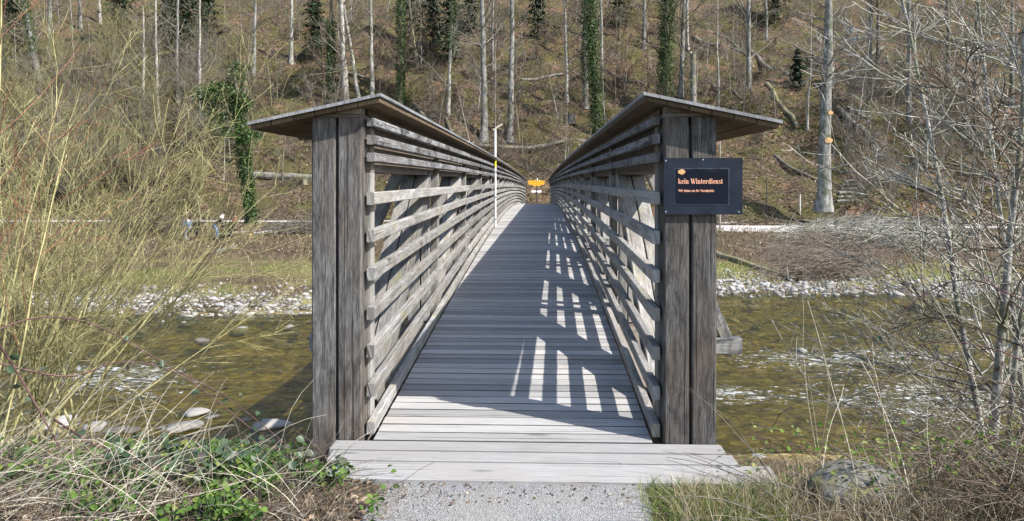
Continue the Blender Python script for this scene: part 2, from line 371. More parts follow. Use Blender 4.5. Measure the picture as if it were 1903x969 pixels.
# ground: zones from a colour attribute (litter, grass, gravel)
t = NT('ground_soil'); co = t.node('NewGeometry').outputs['Position']
z = t.node('VertexColor', layer_name='zone'); sep = t.node('SeparateColor'); t.t.links.new(z.outputs[0], sep.inputs[0])
nb = t.noise(co, 0.55, 4, 0.6); nm = t.noise(co, 3.2, 5, 0.65); nf = t.noise(co, 14, 4, 0.7)
litter = t.ramp(nm, [(0.34, (0.016, 0.012, 0.009)), (0.48, (0.068, 0.049, 0.032)), (0.60, (0.135, 0.098, 0.064)), (0.74, (0.27, 0.215, 0.155))])
mossc = t.ramp(nf, [(0.3, (0.024, 0.026, 0.009)), (0.7, (0.125, 0.12, 0.04))])
red = t.ramp(nm, [(0.32, (0.035, 0.021, 0.014)), (0.5, (0.14, 0.08, 0.05)), (0.72, (0.30, 0.205, 0.145))])
lit = t.mix(t.ramp(t.noise(t.mapping(co, (1, 1, 1), (31, 7, 0)), 0.23, 3, 0.6), [(0.52, 0.0), (0.62, 0.9)]), litter, red)
lit = t.mix(t.ramp(nb, [(0.44, 0.0), (0.56, 0.75)]), lit, mossc)
lit = t.mix(t.ramp(t.noise(t.mapping(co, (1, 1, 1), (3, 57, 0)), 0.35, 4, 0.65), [(0.55, 0.0), (0.66, 0.7)]), lit, (0.045, 0.036, 0.024))
soil = t.ramp(nf, [(0.32, (0.028, 0.021, 0.014)), (0.55, (0.095, 0.072, 0.046)), (0.72, (0.22, 0.175, 0.115))])
grs = t.ramp(nm, [(0.3, (0.10, 0.12, 0.03)), (0.5, (0.24, 0.23, 0.08)), (0.7, (0.42, 0.36, 0.19))])
vo = t.node('TexVoronoi', {'Scale': 5.0}); t.t.links.new(co, vo.inputs['Vector'])
gv = t.mix(0.55, vo.outputs['Color'], (0.5, 0.5, 0.5)); gv = t.node('RGBToBW', {0: gv}).outputs[0]
bedc = t.ramp(gv, [(0.3, (0.08, 0.062, 0.024)), (0.5, (0.24, 0.185, 0.072)), (0.75, (0.44, 0.37, 0.19))])
c = t.mix(sep.outputs[0], soil, lit); c = t.mix(sep.outputs[1], c, grs); c = t.mix(sep.outputs[2], c, bedc)
hh = t.math('ADD', t.math('MULTIPLY', nm, 1.0), t.math('MULTIPLY', nf, 0.4))
M['ground'] = t.done(t.bsdf(c, 0.95, t.bump(hh, 0.8, 0.12), 0.1))

t = NT('path_gravel'); co = t.node('NewGeometry').outputs['Position']
vo = t.node('TexVoronoi', {'Scale': 120.0}); t.t.links.new(co, vo.inputs['Vector'])
bw = t.node('RGBToBW', {0: vo.outputs['Color']}).outputs[0]; nb = t.noise(co, 2.2, 4, 0.6)
c = t.ramp(bw, [(0.1, (0.12, 0.12, 0.122)), (0.5, (0.225, 0.225, 0.228)), (0.9, (0.33, 0.33, 0.335))])
c = t.mix(t.ramp(nb, [(0.35, 0.5), (0.65, 0.0)]), c, (0.27, 0.25, 0.225))
M['gravel'] = t.done(t.bsdf(c, 0.95, t.bump(vo.outputs['Distance'], 0.7, 0.01), 0.15))
t = NT('far_path_gravel'); co = t.node('NewGeometry').outputs['Position']; nb = t.noise(co, 1.5, 5, 0.6)
c = t.ramp(nb, [(0.3, (0.34, 0.325, 0.30)), (0.7, (0.56, 0.545, 0.52))])
M['far_gravel'] = t.done(t.bsdf(c, 0.95, t.bump(nb, 0.3, 0.02), 0.15))

t = NT('river_water'); co = t.node('NewGeometry').outputs['Position']
w1 = t.noise(t.mapping(co, (0.9, 2.6, 1)), 1.0, 5, 0.62, 0.6); w2 = t.noise(t.mapping(co, (3.4, 8, 1)), 1.0, 4, 0.65, 0.5)
hh = t.math('ADD', w1, t.math('MULTIPLY', w2, 0.30))
nrm = t.bump(hh, 0.9, 0.18)
lw = t.node('Fresnel', {'IOR': 1.33}); t.t.links.new(nrm, lw.inputs['Normal'])
tn = t.ramp(t.noise(t.mapping(co, (0.22, 0.5, 1)), 1.0, 4, 0.6, 0.4), [(0.36, (0.56, 0.59, 0.34)), (0.60, (0.92, 0.87, 0.53))])
tint = t.node('BsdfTransparent', {'Color': tn}).outputs[0]
body = t.bsdf((0.055, 0.066, 0.022), 0.5, nrm, 0.0)
und = t.node('MixShader', {0: 0.12, 1: tint, 2: body}).outputs[0]
gl = t.node('BsdfGlossy', {'Color': (1, 1, 1, 1), 'Roughness': 0.05}); t.t.links.new(nrm, gl.inputs['Normal'])
wat = t.node('MixShader', {0: lw.outputs[0], 1: und, 2: gl.outputs[0]}).outputs[0]
fo = t.node('VertexColor', layer_name='foam').outputs[0]
ff = t.math('ADD', t.math('MULTIPLY', t.noise(t.mapping(co, (2.2, 6.0, 1)), 1.0, 5, 0.75, 0.8), 0.6), t.math('MULTIPLY', t.noise(t.mapping(co, (9, 20, 1)), 1.0, 3, 0.7, 0.5), 0.4))
fm = t.ramp(t.math('ADD', ff, t.math('MULTIPLY', t.math('SUBTRACT', fo, 0.5), 0.15)), [(0.605, 0.0), (0.665, 0.7)])
foam = t.bsdf((0.74, 0.77, 0.78), 0.6, None, 0.3)
M['water'] = t.done(t.node('MixShader', {0: fm, 1: wat, 2: foam}).outputs[0])

# ------------------------------------------------------------------ setting: ground, river, paths
def graded(a, b, fine0, fine1, step, coarse):
    l = np.arange(a, fine0, coarse); m = np.arange(fine0, fine1, step); r = np.arange(fine1, b+coarse, coarse)
    return np.concatenate([l, m, r])
def sheet(name, xs, ys, zf, mat, attr=None, parent=None):
    X, Y = np.meshgrid(xs, ys); Z = zf(X, Y); n, m = X.shape
    V = np.stack([X, Y, Z], -1).reshape(-1, 3); i = np.arange(n*m).reshape(n, m)
    F = np.stack([i[:-1, :-1], i[:-1, 1:], i[1:, 1:], i[1:, :-1]], -1).reshape(-1, 4)
    me = mesh_np(name, V, F, True)
    if attr:
        nm, fn = attr; a = me.color_attributes.new(nm, 'FLOAT_COLOR', 'POINT')
        a.data.foreach_set('color', np.asarray(fn(X, Y), np.float32).reshape(-1))
    o = link(name, me, parent, mat); return tag(o, kind='structure') if parent is None else o
def zone(X, Y):
    ys = far_shore(X); P = vnoise(X*0.35, Y*0.35, 41)+0.6*vnoise(X*1.3, Y*1.3, 43)
    r = sstep(48, 58, Y+6*P)*0.95
    shelf = sstep(1.0, 3.5, Y-ys+3*P)*(1-sstep(44.5, 47, Y+2*P))
    g = shelf*np.clip(0.35+0.9*P, 0, 1) + 0.35*np.clip(P+0.1, 0, 1)*(Y < 12)
    bed = sstep(13.3, 14.3, Y+P)*(1-sstep(-1.2, 0.4, Y-ys+P))
    return np.stack([r, np.clip(g, 0, 1), np.clip(bed, 0, 1), np.ones_like(X)], -1)
gx = graded(-160, 160, -45, 45, 0.45, 5.0)
gy = np.concatenate([np.arange(-60, -2, 4.0), np.arange(-2, 8, 0.16), np.arange(8, 48, 0.4), np.arange(48, 112, 0.45), np.arange(112, 230, 4.0)])
ground = sheet('ground', gx, gy, hgt, M['ground'], ('zone', zone))
def wat_z(X, Y):
    a = 0.5+vnoise(X*0.12, Y*0.2, 61)
    return WATER + (0.07+0.14*a)*fbm(X*0.5+0.25*Y, Y*1.25, 51, 3)
def foamf(X, Y):
    f = np.clip(0.22+1.1*fbm(X*0.09, Y*0.13, 71, 2), 0, 0.7)
    for (fx, fy, sx, sy, k) in FOAM:
        f = f + 0.85*k*np.exp(-((X-fx)/(sx*1.3))**2-((Y-fy)/(sy*2.6))**2)
    f = f*(1-sstep(-4.5, -1.5, Y-far_shore(X)))
    return np.stack([np.clip(f, 0, 1.05)]*3+[np.ones_like(f)], -1)
FOAM = []
for (px, py, sx, sy, k) in [(190, 690, 1.6, 0.5, 0.8), (230, 705, 1.0, 0.4, 0.6), (100, 660, 1.2, 0.6, 0.6), (1380, 740, 1.0, 0.4, 0.8), (1350, 735, 0.8, 0.3, 0.6), (1560, 670, 1.8, 0.8, 0.5), (1700, 660, 1.6, 0.6, 0.6), (1760, 730, 2.0, 0.6, 0.9), (1560, 740, 1.0, 0.5, 0.5), (1680, 780, 1.2, 0.4, 0.8), (1580, 820, 0.7, 0.3, 0.7), (1480, 670, 1.5, 0.6, 0.4), (420, 640, 2.0, 0.7, 0.35), (520, 690, 1.0, 0.4, 0.3), (1850, 760, 1.5, 0.6, 0.7)]:
    d = ray(px, py); tt = (WATER-EYE)/d[2]; FOAM.append((CAMX+d[0]*tt, d[1]*tt, sx, sy, k))
wx = graded(-150, 150, -30, 30, 0.16, 3.0)
water = sheet('river_water', wx, np.arange(12.0, 38.6, 0.16), wat_z, M['water'], ('foam', foamf))
# gravel approach at the entrance and the walkers' path beyond the river
def ptop(X, Y): return hgt(X, Y)+0.012+0.012*fbm(X*2, Y*2, 81, 3)-0.09*np.clip((np.abs(X-0.1+0.25*fbm(X*0+3.1, Y*1.7, 85, 2))-0.68)/0.35, 0, 1)
path = sheet('gravel_path', np.arange(-1.35, 1.36, 0.05), np.arange(-12, 4.34, 0.06), ptop, M['gravel'])
fpx = np.concatenate([np.arange(-120, -40, 4), np.arange(-40, 40, 0.5), np.arange(40, 121, 4)])
fy_ = np.linspace(0, 1, 8)
FX, FT = np.meshgrid(fpx, fy_)
FY = 59.7-3.6*sstep(9, 14, FX)*(1-sstep(22, 30, FX))*(1-FT)+2.9*FT+0.25*np.sin(FX*0.17)+0.25*vnoise(FX*0.8, FT*3, 83)
FZ = hgt(FX, FY)+0.03
i = np.arange(FX.size).reshape(FX.shape)
far_path = tag(link('far_path', mesh_np('far_path', np.stack([FX, FY, FZ], -1).reshape(-1, 3), np.stack([i[:-1, :-1], i[:-1, 1:], i[1:, 1:], i[1:, :-1]], -1).reshape(-1, 4), True), None, M['far_gravel']), kind='structure')

# ------------------------------------------------------------------ the footbridge
Y0 = 4.9; NB = 17; BAY = 3.17; UN = [0.45+BAY*k for k in range(NB+1)]; UL = UN[-1]+0.45
def D(u): return 0.033+0.070*u-0.001344*u*u
def T(u): return 0.0114*u-0.000204*u*u
bridge = empty('footbridge', (0, Y0, 0), 'weathered timber footbridge with slatted sides and small board roofs over the river', 'bridge')
def bpart(name, me, mat, parent=None):
    o = link(name, me, bridge if parent is None else parent, mat); return o
def off(P): return [(x, y-0, z) for x, y, z in P]     # bridge space: y = u, z = world
def usw(name, u0, u1, secf, extra=()):
    us = sorted(set([u0, u1]+[u for u in UN if u0 < u < u1]+list(extra)))
    return sweep_mesh(name, [[(x, u, zz) for x, zz in secf(u)] for u in us])
# deck planks
pl = []
for k in range(8):
    jw = random.uniform(-0.004, 0.004); wob = random.uniform(-0.003, 0.003)
    pl.append(sweep_mesh('deck_plank', [[(x, yy+(wob if i == 1 else 0), zz+(0.002*math.sin(k) if i == 1 else 0)) for yy, zz in rect_sec(-0.0605-jw/2, 0.0605+jw/2, -0.05, 0, 0.002)] for i, x in enumerate((-0.892, 0, 0.892))]))
    pl[-1].materials.append(M['deck'])
npl = int(UL/0.14)
rest = []
for k in range(npl):
    u = 0.07+0.14*k; sl = math.atan(0.070-0.002688*u)
    dz = random.uniform(-0.002, 0.002)
    if k < 300:
        o = bpart('deck_plank', pl[random.randrange(8)], None)
        o.location = (random.uniform(-0.003, 0.003), u, D(u)+dz); o.rotation_euler = (sl, random.uniform(-0.0012, 0.0012), random.uniform(-0.0012, 0.0012))
    else: rest.append((u, D(u)+dz, sl))
VV, FF = [], []
for (u, zz, sl) in rest:
    b = len(VV)
    for sx in (-0.892, 0.892):
        for dy, dz in ((-0.0655, -0.05), (0.0655, -0.05), (0.0655, 0), (-0.0655, 0)): VV.append((sx, u+dy, zz+dz+dy*math.tan(sl)))
    FF += [(b, b+1, b+2, b+3), (b+7, b+6, b+5, b+4)]+[(b+i, b+4+i, b+4+(i+1) % 4, b+(i+1) % 4) for i in range(4)]
me = bpy.data.meshes.new('far_deck_planks'); me.from_pydata(VV, [], FF); me.uv_layers.new(name='UVMap')
tag(bpart('far_deck_planks', me, M['deck']), kind='stuff')
M['joint_backing'] = plain('dark_joint_backing', (0.022, 0.02, 0.018), 0.95, 0.1, 0.4, 30)  # dark backing just below the board tops, shows as dark lines in the gaps
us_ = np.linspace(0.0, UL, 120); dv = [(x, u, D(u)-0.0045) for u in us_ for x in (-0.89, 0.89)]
me = bpy.data.meshes.new('dark_joint_backing'); me.from_pydata(dv, [], [(2*i, 2*i+1, 2*i+3, 2*i+2) for i in range(119)]); tag(bpart('dark_joint_backing', me, M['joint_backing']), kind='stuff')
bpart('dark_joint_backing', sweep_mesh('dark_joint_backing', [[(x, yy, zz) for yy, zz in rect_sec(-0.35, -0.001, -0.03, 0.0145, 0.001)] for x in (-0.98, 1.28)]), M['joint_backing'])
# threshold boards
for (y0, y1, xa, xb, zt, th) in [(-0.165, -0.008, -1.13, 1.315, 0.030, 0.06), (-0.335, -0.179, -1.10, 1.345, 0.024, 0.06), (-0.62, -0.347, -1.04, 1.52, 0.019, 0.16)]:
    bpart('threshold_board', sweep_mesh('threshold_board', [[(x, yy, zz) for yy, zz in rect_sec(y0, y1, zt-th, zt, 0.003)] for x in np.linspace(xa, xb, 5)]), M['deck'])
bpart('abutment', sweep_mesh('abutment', [[(x, yy, zz) for yy, zz in rect_sec(-0.60, 0.5, -1.3, -0.17, 0.02)] for x in (-1.38, 1.38)]), M['concrete'])
bpart('abutment', sweep_mesh('abutment', [[(x, yy, zz) for yy, zz in rect_sec(UL-0.5, UL+0.35, -2.0, D(UL)-0.30, 0.02)] for x in (-1.38, 1.38)]), M['concrete'])
for x in (-0.75, 0.0, 0.75):     # joists
    bpart('joist', usw('joist', 0.02, UL, lambda u: rect_sec(x-0.06, x+0.06, D(u)-0.24, D(u)-0.056)), M['beam'])
SEG = [(0.06, UN[2])]+[(UN[k], UN[k+2]) for k in range(2, NB-1, 2)]
if SEG[-1][1] < UN[-1]+0.01: SEG.append((SEG[-1][1], UL-0.06))
else: SEG[-1] = (SEG[-1][0], UL-0.06)
rows = [('lower', i) for i in range(7)]+[('upper', h) for h in ((0.402, 0.456), (0.288, 0.350), (0.170, 0.228))]
nail_me = None
for s in (-1, 1):
    def lx(a, b): return (a, b) if s > 0 else (-b, -a)
    # posts at both ends: two timbers with a gap
    for ue in (0.0, UL-0.2):
        for (a, b) in ((0.966, 1.121), (1.139, 1.294)):
            x0, x1 = lx(a, b); zt = 1.65+0.452-0.0*(a > 1.1)+T(ue)*0.3
            zb = D(ue)+0.006 if ue == 0 else D(ue)-0.3
            if ue == 0: zb = -0.16
            jt = random.uniform(-0.003, 0.003)
            bpart('post', sweep_mesh('post', [[(x+jt*(i == 1), y, zz) for x, y in rect_sec(x0, x1, ue, ue+0.19, 0.009)] for i, zz in enumerate((zb, 1.0, zt))]), M['post'])
        x0, x1 = lx(1.1215, 1.1385)
        bpart('post_spacer', sweep_mesh('post_spacer', [[(x, y, zz) for x, y in rect_sec(x0, x1, ue+0.05, ue+0.14, 0.002)] for zz in (-0.15, 2.05)]), M['beam'])
        x0, x1 = lx(0.972, 1.288)
        bpart('post_cap', sweep_mesh('post_cap', [[(x, y, zz) for y, zz in rect_sec(ue+0.005, ue+0.185, 1.65+0.453+T(ue)*0.3, 1.65+0.478+T(ue), 0.004)] for x in (x0, x1)]), M['beam'])
    # top chord (solid beam behind the upper slats)
    for (a, b) in ((1.002, 1.12), (1.132, 1.262)):
        x0, x1 = lx(a, b)
        bpart('top_chord', usw('top_chord', 0.195, UL-0.195, lambda u: rect_sec(x0, x1, 1.65+0.105+T(u), 1.65+0.43+T(u), 0.006)), M['beam'])
    for (a, b) in ((0.975, 1.115), (1.125, 1.262)):
        x0, x1 = lx(a, b)
        bpart('bottom_chord', usw('bottom_chord', 0.195, UL-0.195, lambda u: rect_sec(x0, x1, D(u)-0.25, D(u)-0.07, 0.006)), M['beam'])
    # slats
    for kind, v in rows:
        for (ua, ub) in SEG:
            e = random.uniform(-0.004, 0.004); hz = random.uniform(-0.003, 0.003)
            def sec(u):
                if kind == 'lower':
                    f = v/6.0; zt = (1.65-0.026+T(u))*(1-f)+(D(u)+0.094)*f; z1, z0 = zt+e, zt+e-0.084-hz
                else: z0, z1 = 1.65+v[0]+T(u)+e, 1.65+v[1]+T(u)+e
                x0, x1 = lx(0.899, 0.949)
                return rect_sec(x0, x1, z0, z1, 0.005)
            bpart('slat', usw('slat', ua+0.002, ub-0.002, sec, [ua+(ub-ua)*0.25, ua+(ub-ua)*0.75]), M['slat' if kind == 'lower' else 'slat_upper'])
    # studs, truss verticals, diagonals, cross beams, braces
    for k, u in enumerate(UN):
        x0, x1 = lx(0.9505, 1.03); uu = u-0.055
        if k == 0: uu = 0.20
        if k == NB: uu = UL-0.31
        bpart('stud', sweep_mesh('stud', [[(x, y, zz) for x, y in rect_sec(x0, x1, uu, uu+0.11, 0.004)] for zz in (D(u)-0.065, 1.65+0.100+T(u))]), M['slat'])
        x0, x1 = lx(0.9500, 1.0015)
        blk_o = bpart('spacer_block', sweep_mesh('spacer_block', [[(x, y, zz) for x, y in rect_sec(x0, x1, uu+0.01, uu+0.10, 0.004)] for zz in (1.65+0.1015+T(u), 1.65+0.42+T(u))]), M['beam'])
        if k < 5:
            for hb in (0.429, 0.319, 0.199):
                xb = s*0.8985
                bpart('bolt', sweep_mesh('bolt', [[(xx, uu+0.055+rr_*math.cos(a), 1.65+hb+T(u)+rr_*math.sin(a)) for a in np.linspace(0, 2*PI, 8, endpoint=False)] for xx, rr_ in ((xb, 0.009), (xb-s*0.003, 0.006))]), M['galv'], blk_o)
        if 0 < k < NB:
            for (a, b) in ((1.035, 1.118), (1.132, 1.26)):
                x0, x1 = lx(a, b)
                bpart('truss_upright', sweep_mesh('truss_upright', [[(x, y, zz) for x, y in rect_sec(x0, x1, u-0.20, u-0.062, 0.005)] for zz in (D(u)-0.065, 1.65+0.101+T(u))]), M['slat'])
    for k in range(NB):
        fwd = k < NB/2
        ua, ub = (UN[k]+0.16, UN[k+1]-0.36) if fwd else (UN[k+1]-0.36, UN[k]+0.16)
        for (a, b) in ((0.985, 1.122), (1.134, 1.262)):
            xm = s*(a+b)/2
            bpart('diagonal', bar_mesh('diagonal', (xm, ua, D(ua)-0.02), (xm, ub, 1.65+0.06+T(ub)), b-a, 0.20, (0, -1 if fwd else 1, 1), 0.005), M['slat'])
        if k > 0:
            u = UN[k]
            bpart('brace', bar_mesh('brace', (s*2.22, u, D(u)-0.255), (s*1.32, u, 1.65+0.30+T(u)), 0.12, 0.12, (0, 1, 0)), M['slat'])
    # little roof: boards running along the bridge, sloping outwards
    NBD = 6; slope = 0.18/0.85
    for (ua, ub) in SEG:
        ua2, ub2 = (ua if ua > 0.1 else -0.085), (ub if ub < UL-0.1 else UL+0.085)
        def sec2(u):
            z = 1.65+0.598+T(u); a, b = 0.822, 1.676
            za, zb = z-slope*(a-0.835), z-slope*(b-0.835)
            q = [(a, za-0.02), (b, zb-0.02), (b, zb), (a, za)]
            return q if s > 0 else [(-x, zz) for x, zz in q][::-1]
        roof_o = bpart('roof_cover', usw('roof_cover', ua2-0.02*(ua2 < 0)+0.001, ub2+0.02*(ub2 > UL)-0.001, sec2), M['shingle'])
        for j in range(NBD):
            a = 0.835+0.83*j/NBD; b = 0.835+0.83*(j+1)/NBD-0.006
            e = random.uniform(-0.004, 0.0)
            def sec(u):
                z = 1.65+0.575+T(u)+e
                za, zb = z-slope*(a-0.835), z-slope*(b-0.835); th = 0.026
                q = [(a, za-th), (b, zb-th), (b, zb), (a, za)]
                return q if s > 0 else [(-x, zz) for x, zz in q][::-1]
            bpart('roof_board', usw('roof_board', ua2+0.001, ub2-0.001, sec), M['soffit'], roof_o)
    # plates under the roof that carry it
    x0, x1 = lx(0.975, 1.05)
    for (a, b) in ((0.968, 1.03), (1.22, 1.285)):
        def sec(u):
            x0, x1 = lx(a, b); m = max(abs(x0), abs(x1))
            zt0 = 1.65+0.575-0.028+T(u)-slope*(abs(x0)-0.835); zt1 = 1.65+0.575-0.028+T(u)-slope*(abs(x1)-0.835); zb = 1.65+0.4325+T(u)
            return [(x0, zb), (x1, zb), (x1, zt1), (x0, zt0)]
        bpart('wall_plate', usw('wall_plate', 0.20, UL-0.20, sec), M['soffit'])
        def secp(u):
            q = sec(u); return [(q[0][0], 1.65+0.480), (q[1][0], 1.65+0.480), (q[2][0], max(q[2][1], 1.65+0.483)), (q[3][0], max(q[3][1], 1.65+0.484))]
    # closing board between post head and roof
    q = [(0.975, 1.65+0.480), (1.285, 1.65+0.480)]
    zt = lambda x: 1.65+0.575-0.0285-slope*(x-0.835)
    pts = [(0.975, 1.65+0.4795), (1.15, 1.65+0.4795), (1.15, zt(1.15)), (0.975, zt(0.975))]
    pts = pts if s > 0 else [(-x, zz) for x, zz in pts][::-1]
    for ue in (0.006, UL-0.13): bpart('head_board', sweep_mesh('head_board', [[(x, y, zz) for x, zz in pts] for y in (ue, ue+0.12)]), M['beam'])
for k in range(1, NB):
    u = UN[k]
    bpart('cross_beam', sweep_mesh('cross_beam', [[(x, y, zz) for y, zz in rect_sec(u-0.08, u+0.08, D(u)-0.43, D(u)-0.255, 0.006)] for x in (-2.38, 2.38)]), M['slat'])

# ------------------------------------------------------------------ sign on the right post
def box_me(name, x0, x1, y0, y1, z0, z1, c=0.003):
    return sweep_mesh(name, [[(x, y, z) for x, y in rect_sec(x0, x1, y0, y1, c)] for z in (z0, z1)])
M['sign_board'] = plain('slate_blue_board', (0.011, 0.0155, 0.027), 0.6, 0.2, 0.45, 9)
M['sign_paper'] = plain('dark_laminate', (0.005, 0.007, 0.015), 0.6, 0.12, 0.3, 6)
M['sign_text'] = plain('orange_print', (0.85, 0.42, 0.26), 0.5, 0.3, 0.08, 30)
M['sign_tape'] = plain('clear_tape_edge', (0.035, 0.042, 0.06), 0.4, 0.4, 0.6, 25)
sx0 = at(1233, 350, Y0-0.02)[0]; sx1 = at(1380, 350, Y0-0.02)[0]; sz1 = at(1300, 294, Y0-0.02)[2]; sz0 = at(1300, 399, Y0-0.02)[2]
sign = empty('notice_board', (sx0, Y0-0.003, sz0), 'dark slate notice board lettered in orange screwed to the bridge post', 'sign')
SW, SH = sx1-sx0, sz1-sz0
def sp(name, me, mat): return link(name, me, sign, mat)
sp('board', box_me('board', 0, SW, -0.022, 0, 0, SH, 0.002), M['sign_board'])
lx0, lx1, lz0, lz1 = SW*0.135, SW*0.83, SH*0.17, SH*0.82
sp('tape', box_me('tape', lx0, lx1, -0.0236, -0.022, lz0, lz1, 0.0005), M['sign_tape'])
pp = 0.010
sp('laminated_notice', box_me('laminated_notice', lx0+pp*0.6, lx1-pp*0.6, -0.0252, -0.0236, lz0+pp*0.6, lz1-pp*0.6, 0.0005), M['sign_paper'])
# bold serif lettering from strokes
def poly_arc(cx, cy, rx, ry, a0, a1, wt, wn_, n=14):
    o, i_ = [], []
    for k in range(n+1):
        a = math.radians(a0+(a1-a0)*k/n); w = wn_+(wt-wn_)*abs(math.cos(a))**1.3
        o.append((cx+rx*math.cos(a), cy+ry*math.sin(a))); i_.append((cx+(rx-w)*math.cos(a), cy+(ry-w)*math.sin(a)))
    return [(o[k], o[k+1], i_[k+1], i_[k]) for k in range(n)]
def rct(x0, y0, x1, y1): return [((x0, y0), (x1, y0), (x1, y1), (x0, y1))]
def lin(x0, y0, x1, y1, w): return [((x0-w/2, y0), (x0+w/2, y0), (x1+w/2, y1), (x1-w/2, y1))]
def stem(x, y0, y1, bot=True, top='l', w=0.13):
    q = rct(x, y0, x+w, y1)
    if bot: q += rct(x-0.06, y0, x+w+0.06, y0+0.035)
    if top == 'l': q += rct(x-0.07, y1-0.04, x, y1)
    if top == 'b': q += rct(x-0.06, y1-0.035, x+w+0.06, y1)
    return q
XH = 0.48
def g_n(): return stem(0.07, 0, XH)+poly_arc(0.31, XH-0.17, 0.17, 0.17, 0, 150, 0.13, 0.05)+stem(0.35, 0, XH-0.15, True, '')
G = {'k': (stem(0.07, 0, 0.70)+lin(0.22, 0.21, 0.43, XH, 0.06)+lin(0.45, 0, 0.28, 0.28, 0.15)+rct(0.33, XH-0.035, 0.52, XH)+rct(0.34, 0, 0.56, 0.035), 0.58),
     'e': (poly_arc(0.24, XH/2, 0.22, 0.25, 0, 320, 0.13, 0.045, 24)+rct(0.06, 0.23, 0.46, 0.275), 0.49),
     'i': (stem(0.07, 0, XH)+rct(0.06, 0.57, 0.21, 0.71), 0.29), 'n': (g_n(), 0.58),
     'W': (lin(0.13, 0.70, 0.34, 0, 0.15)+lin(0.34, 0, 0.53, 0.66, 0.055)+lin(0.48, 0.70, 0.70, 0, 0.15)+lin(0.70, 0, 0.92, 0.70, 0.055)+rct(0, 0.665, 0.28, 0.70)+rct(0.38, 0.665, 0.62, 0.70)+rct(0.82, 0.665, 1.02, 0.70), 1.0),
     't': (rct(0.08, 0.06, 0.21, 0.62)+rct(0.0, XH-0.04, 0.32, XH)+poly_arc(0.22, 0.14, 0.14, 0.15, 180, 320, 0.12, 0.06), 0.35),
     'r': (stem(0.07, 0, XH)+poly_arc(0.32, XH-0.15, 0.14, 0.16, 40, 160, 0.06, 0.05)+rct(0.33, XH-0.15, 0.45, XH-0.02), 0.46),
     'd': (poly_arc(0.24, XH/2, 0.21, 0.25, 60, 300, 0.13, 0.05, 20)+stem(0.33, 0, 0.70, False, 'l')+rct(0.40, 0, 0.53, 0.035), 0.57),
     's': (poly_arc(0.20, 0.355, 0.16, 0.13, 30, 270, 0.10, 0.06)+poly_arc(0.20, 0.135, 0.17, 0.14, 90, -150, 0.11, 0.06), 0.40), ' ': ([], 0.27)}
def lettering(name, text, x, z, size, parent, y):
    V, F = [], []; cx = 0
    for ch in text:
        qs, adv = G[ch]
        for q in qs:
            b = len(V); V += [(x+(cx+px_)*size, y-0.0002*(b % 7)/7, z+pz*size*1.3) for px_, pz in q]; F.append((b, b+1, b+2, b+3))
        cx += adv
    me = bpy.data.meshes.new(name); me.from_pydata(V, [], F); return link(name, me, parent, M['sign_text']), cx*size
W_ = sum(G[c][1] for c in 'kein Winterdienst')
size = (SW*0.565)/W_
lettering('lettering', 'kein Winterdienst', SW*0.183, SH*0.545, size, sign, -0.0256)
cu = bpy.data.curves.new('small_lettering', 'FONT'); cu.body = 'Wir bitten um Ihr Verständnis'; cu.size = 0.024; cu.offset = 0.0003
to = bpy.data.objects.new('small_lettering', cu); col.objects.link(to); bpy.context.view_layer.update()
me = bpy.data.meshes.new_from_object(to); bpy.data.objects.remove(to)
w_ = max(v.co.x for v in me.vertices); k_ = SW*0.45/w_
me.transform(Matrix.Translation((SW*0.185, -0.0257, SH*0.40)) @ Matrix.Rotation(PI/2, 4, 'X') @ Matrix.Scale(k_, 4, (1, 0, 0)))
me.materials.clear(); link('small_lettering', me, sign, M['sign_text'])
em = [(math.cos(a)*0.020*(1+0.35*max(0, math.cos(a))**3)+SW*0.222, -0.0257, SH*0.755+math.sin(a)*0.0165*(1.0-0.15*math.cos(3*a))) for a in np.linspace(0, 2*PI, 22, endpoint=False)]
me = bpy.data.meshes.new('leaf_emblem'); me.from_pydata(em, [], [tuple(range(22))]); link('leaf_emblem', me, sign, M['cut_wood'])
for q in range(5):
    link('corner_print', box_me('corner_print', SW*0.565+q*0.0095, SW*0.565+q*0.0095+0.0075, -0.0257, -0.0253, SH*0.765, SH*0.772, 0.0002), sign, M['sign_tape'])
for (fx, fz) in ((0.03, 0.05), (0.95, 0.05), (0.03, 0.95), (0.5, 0.97)):
    sp('screw', sweep_mesh('screw', [[(SW*fx+0.005*math.cos(a), y, SH*fz+0.005*math.sin(a)) for a in np.linspace(0, 2*PI, 8, endpoint=False)] for y in (-0.024, -0.0221)]), M['galv'])

# ------------------------------------------------------------------ white staff on the left railing, signpost beyond
UP = 13.2; zb = D(UP)
staff = empty('marker_staff', (-0.872, Y0+UP, zb), 'tall white staff with yellow band fixed to the slatted railing', 'pole')
def ring(x, y, z, r, k=10): return [(x+r*math.cos(a), y+r*math.sin(a), z) for a in np.linspace(0, 2*PI, k, endpoint=False)]
link('pole', sweep_mesh('pole', [ring(0, 0, 0.01, 0.025), ring(0, 0, 1.42, 0.025)]), staff, M['white_paint'])
link('yellow_band', sweep_mesh('yellow_band', [ring(0, 0, 1.421, 0.0252), ring(0, 0, 1.60, 0.0252)]), staff, M['yellow_band'])
link('upper_pole', sweep_mesh('upper_pole', [ring(0, 0, 1.601, 0.025), ring(0, 0, 2.32, 0.025)]), staff, M['white_paint'])
link('head_arm', bar_mesh('head_arm', (-0.05, 0, 2.30), (0.16, -0.02, 2.43), 0.05, 0.04), staff, M['cut_pale'])
for zc in (0.18, 0.7, 1.3):
    link('clamp', box_me('clamp', -0.034, 0.029, -0.03, 0.03, zc, zc+0.03), staff, M['galv'])
sgx, sgy = -0.1, 65.0; sgz = H(sgx, sgy)-0.1
post = empty('trail_signpost', (sgx, sgy, sgz), 'dark signpost with yellow hiking arrows behind the bridge end', 'signpost')
ph = EYE+(350-331.5)/FPX*65-sgz
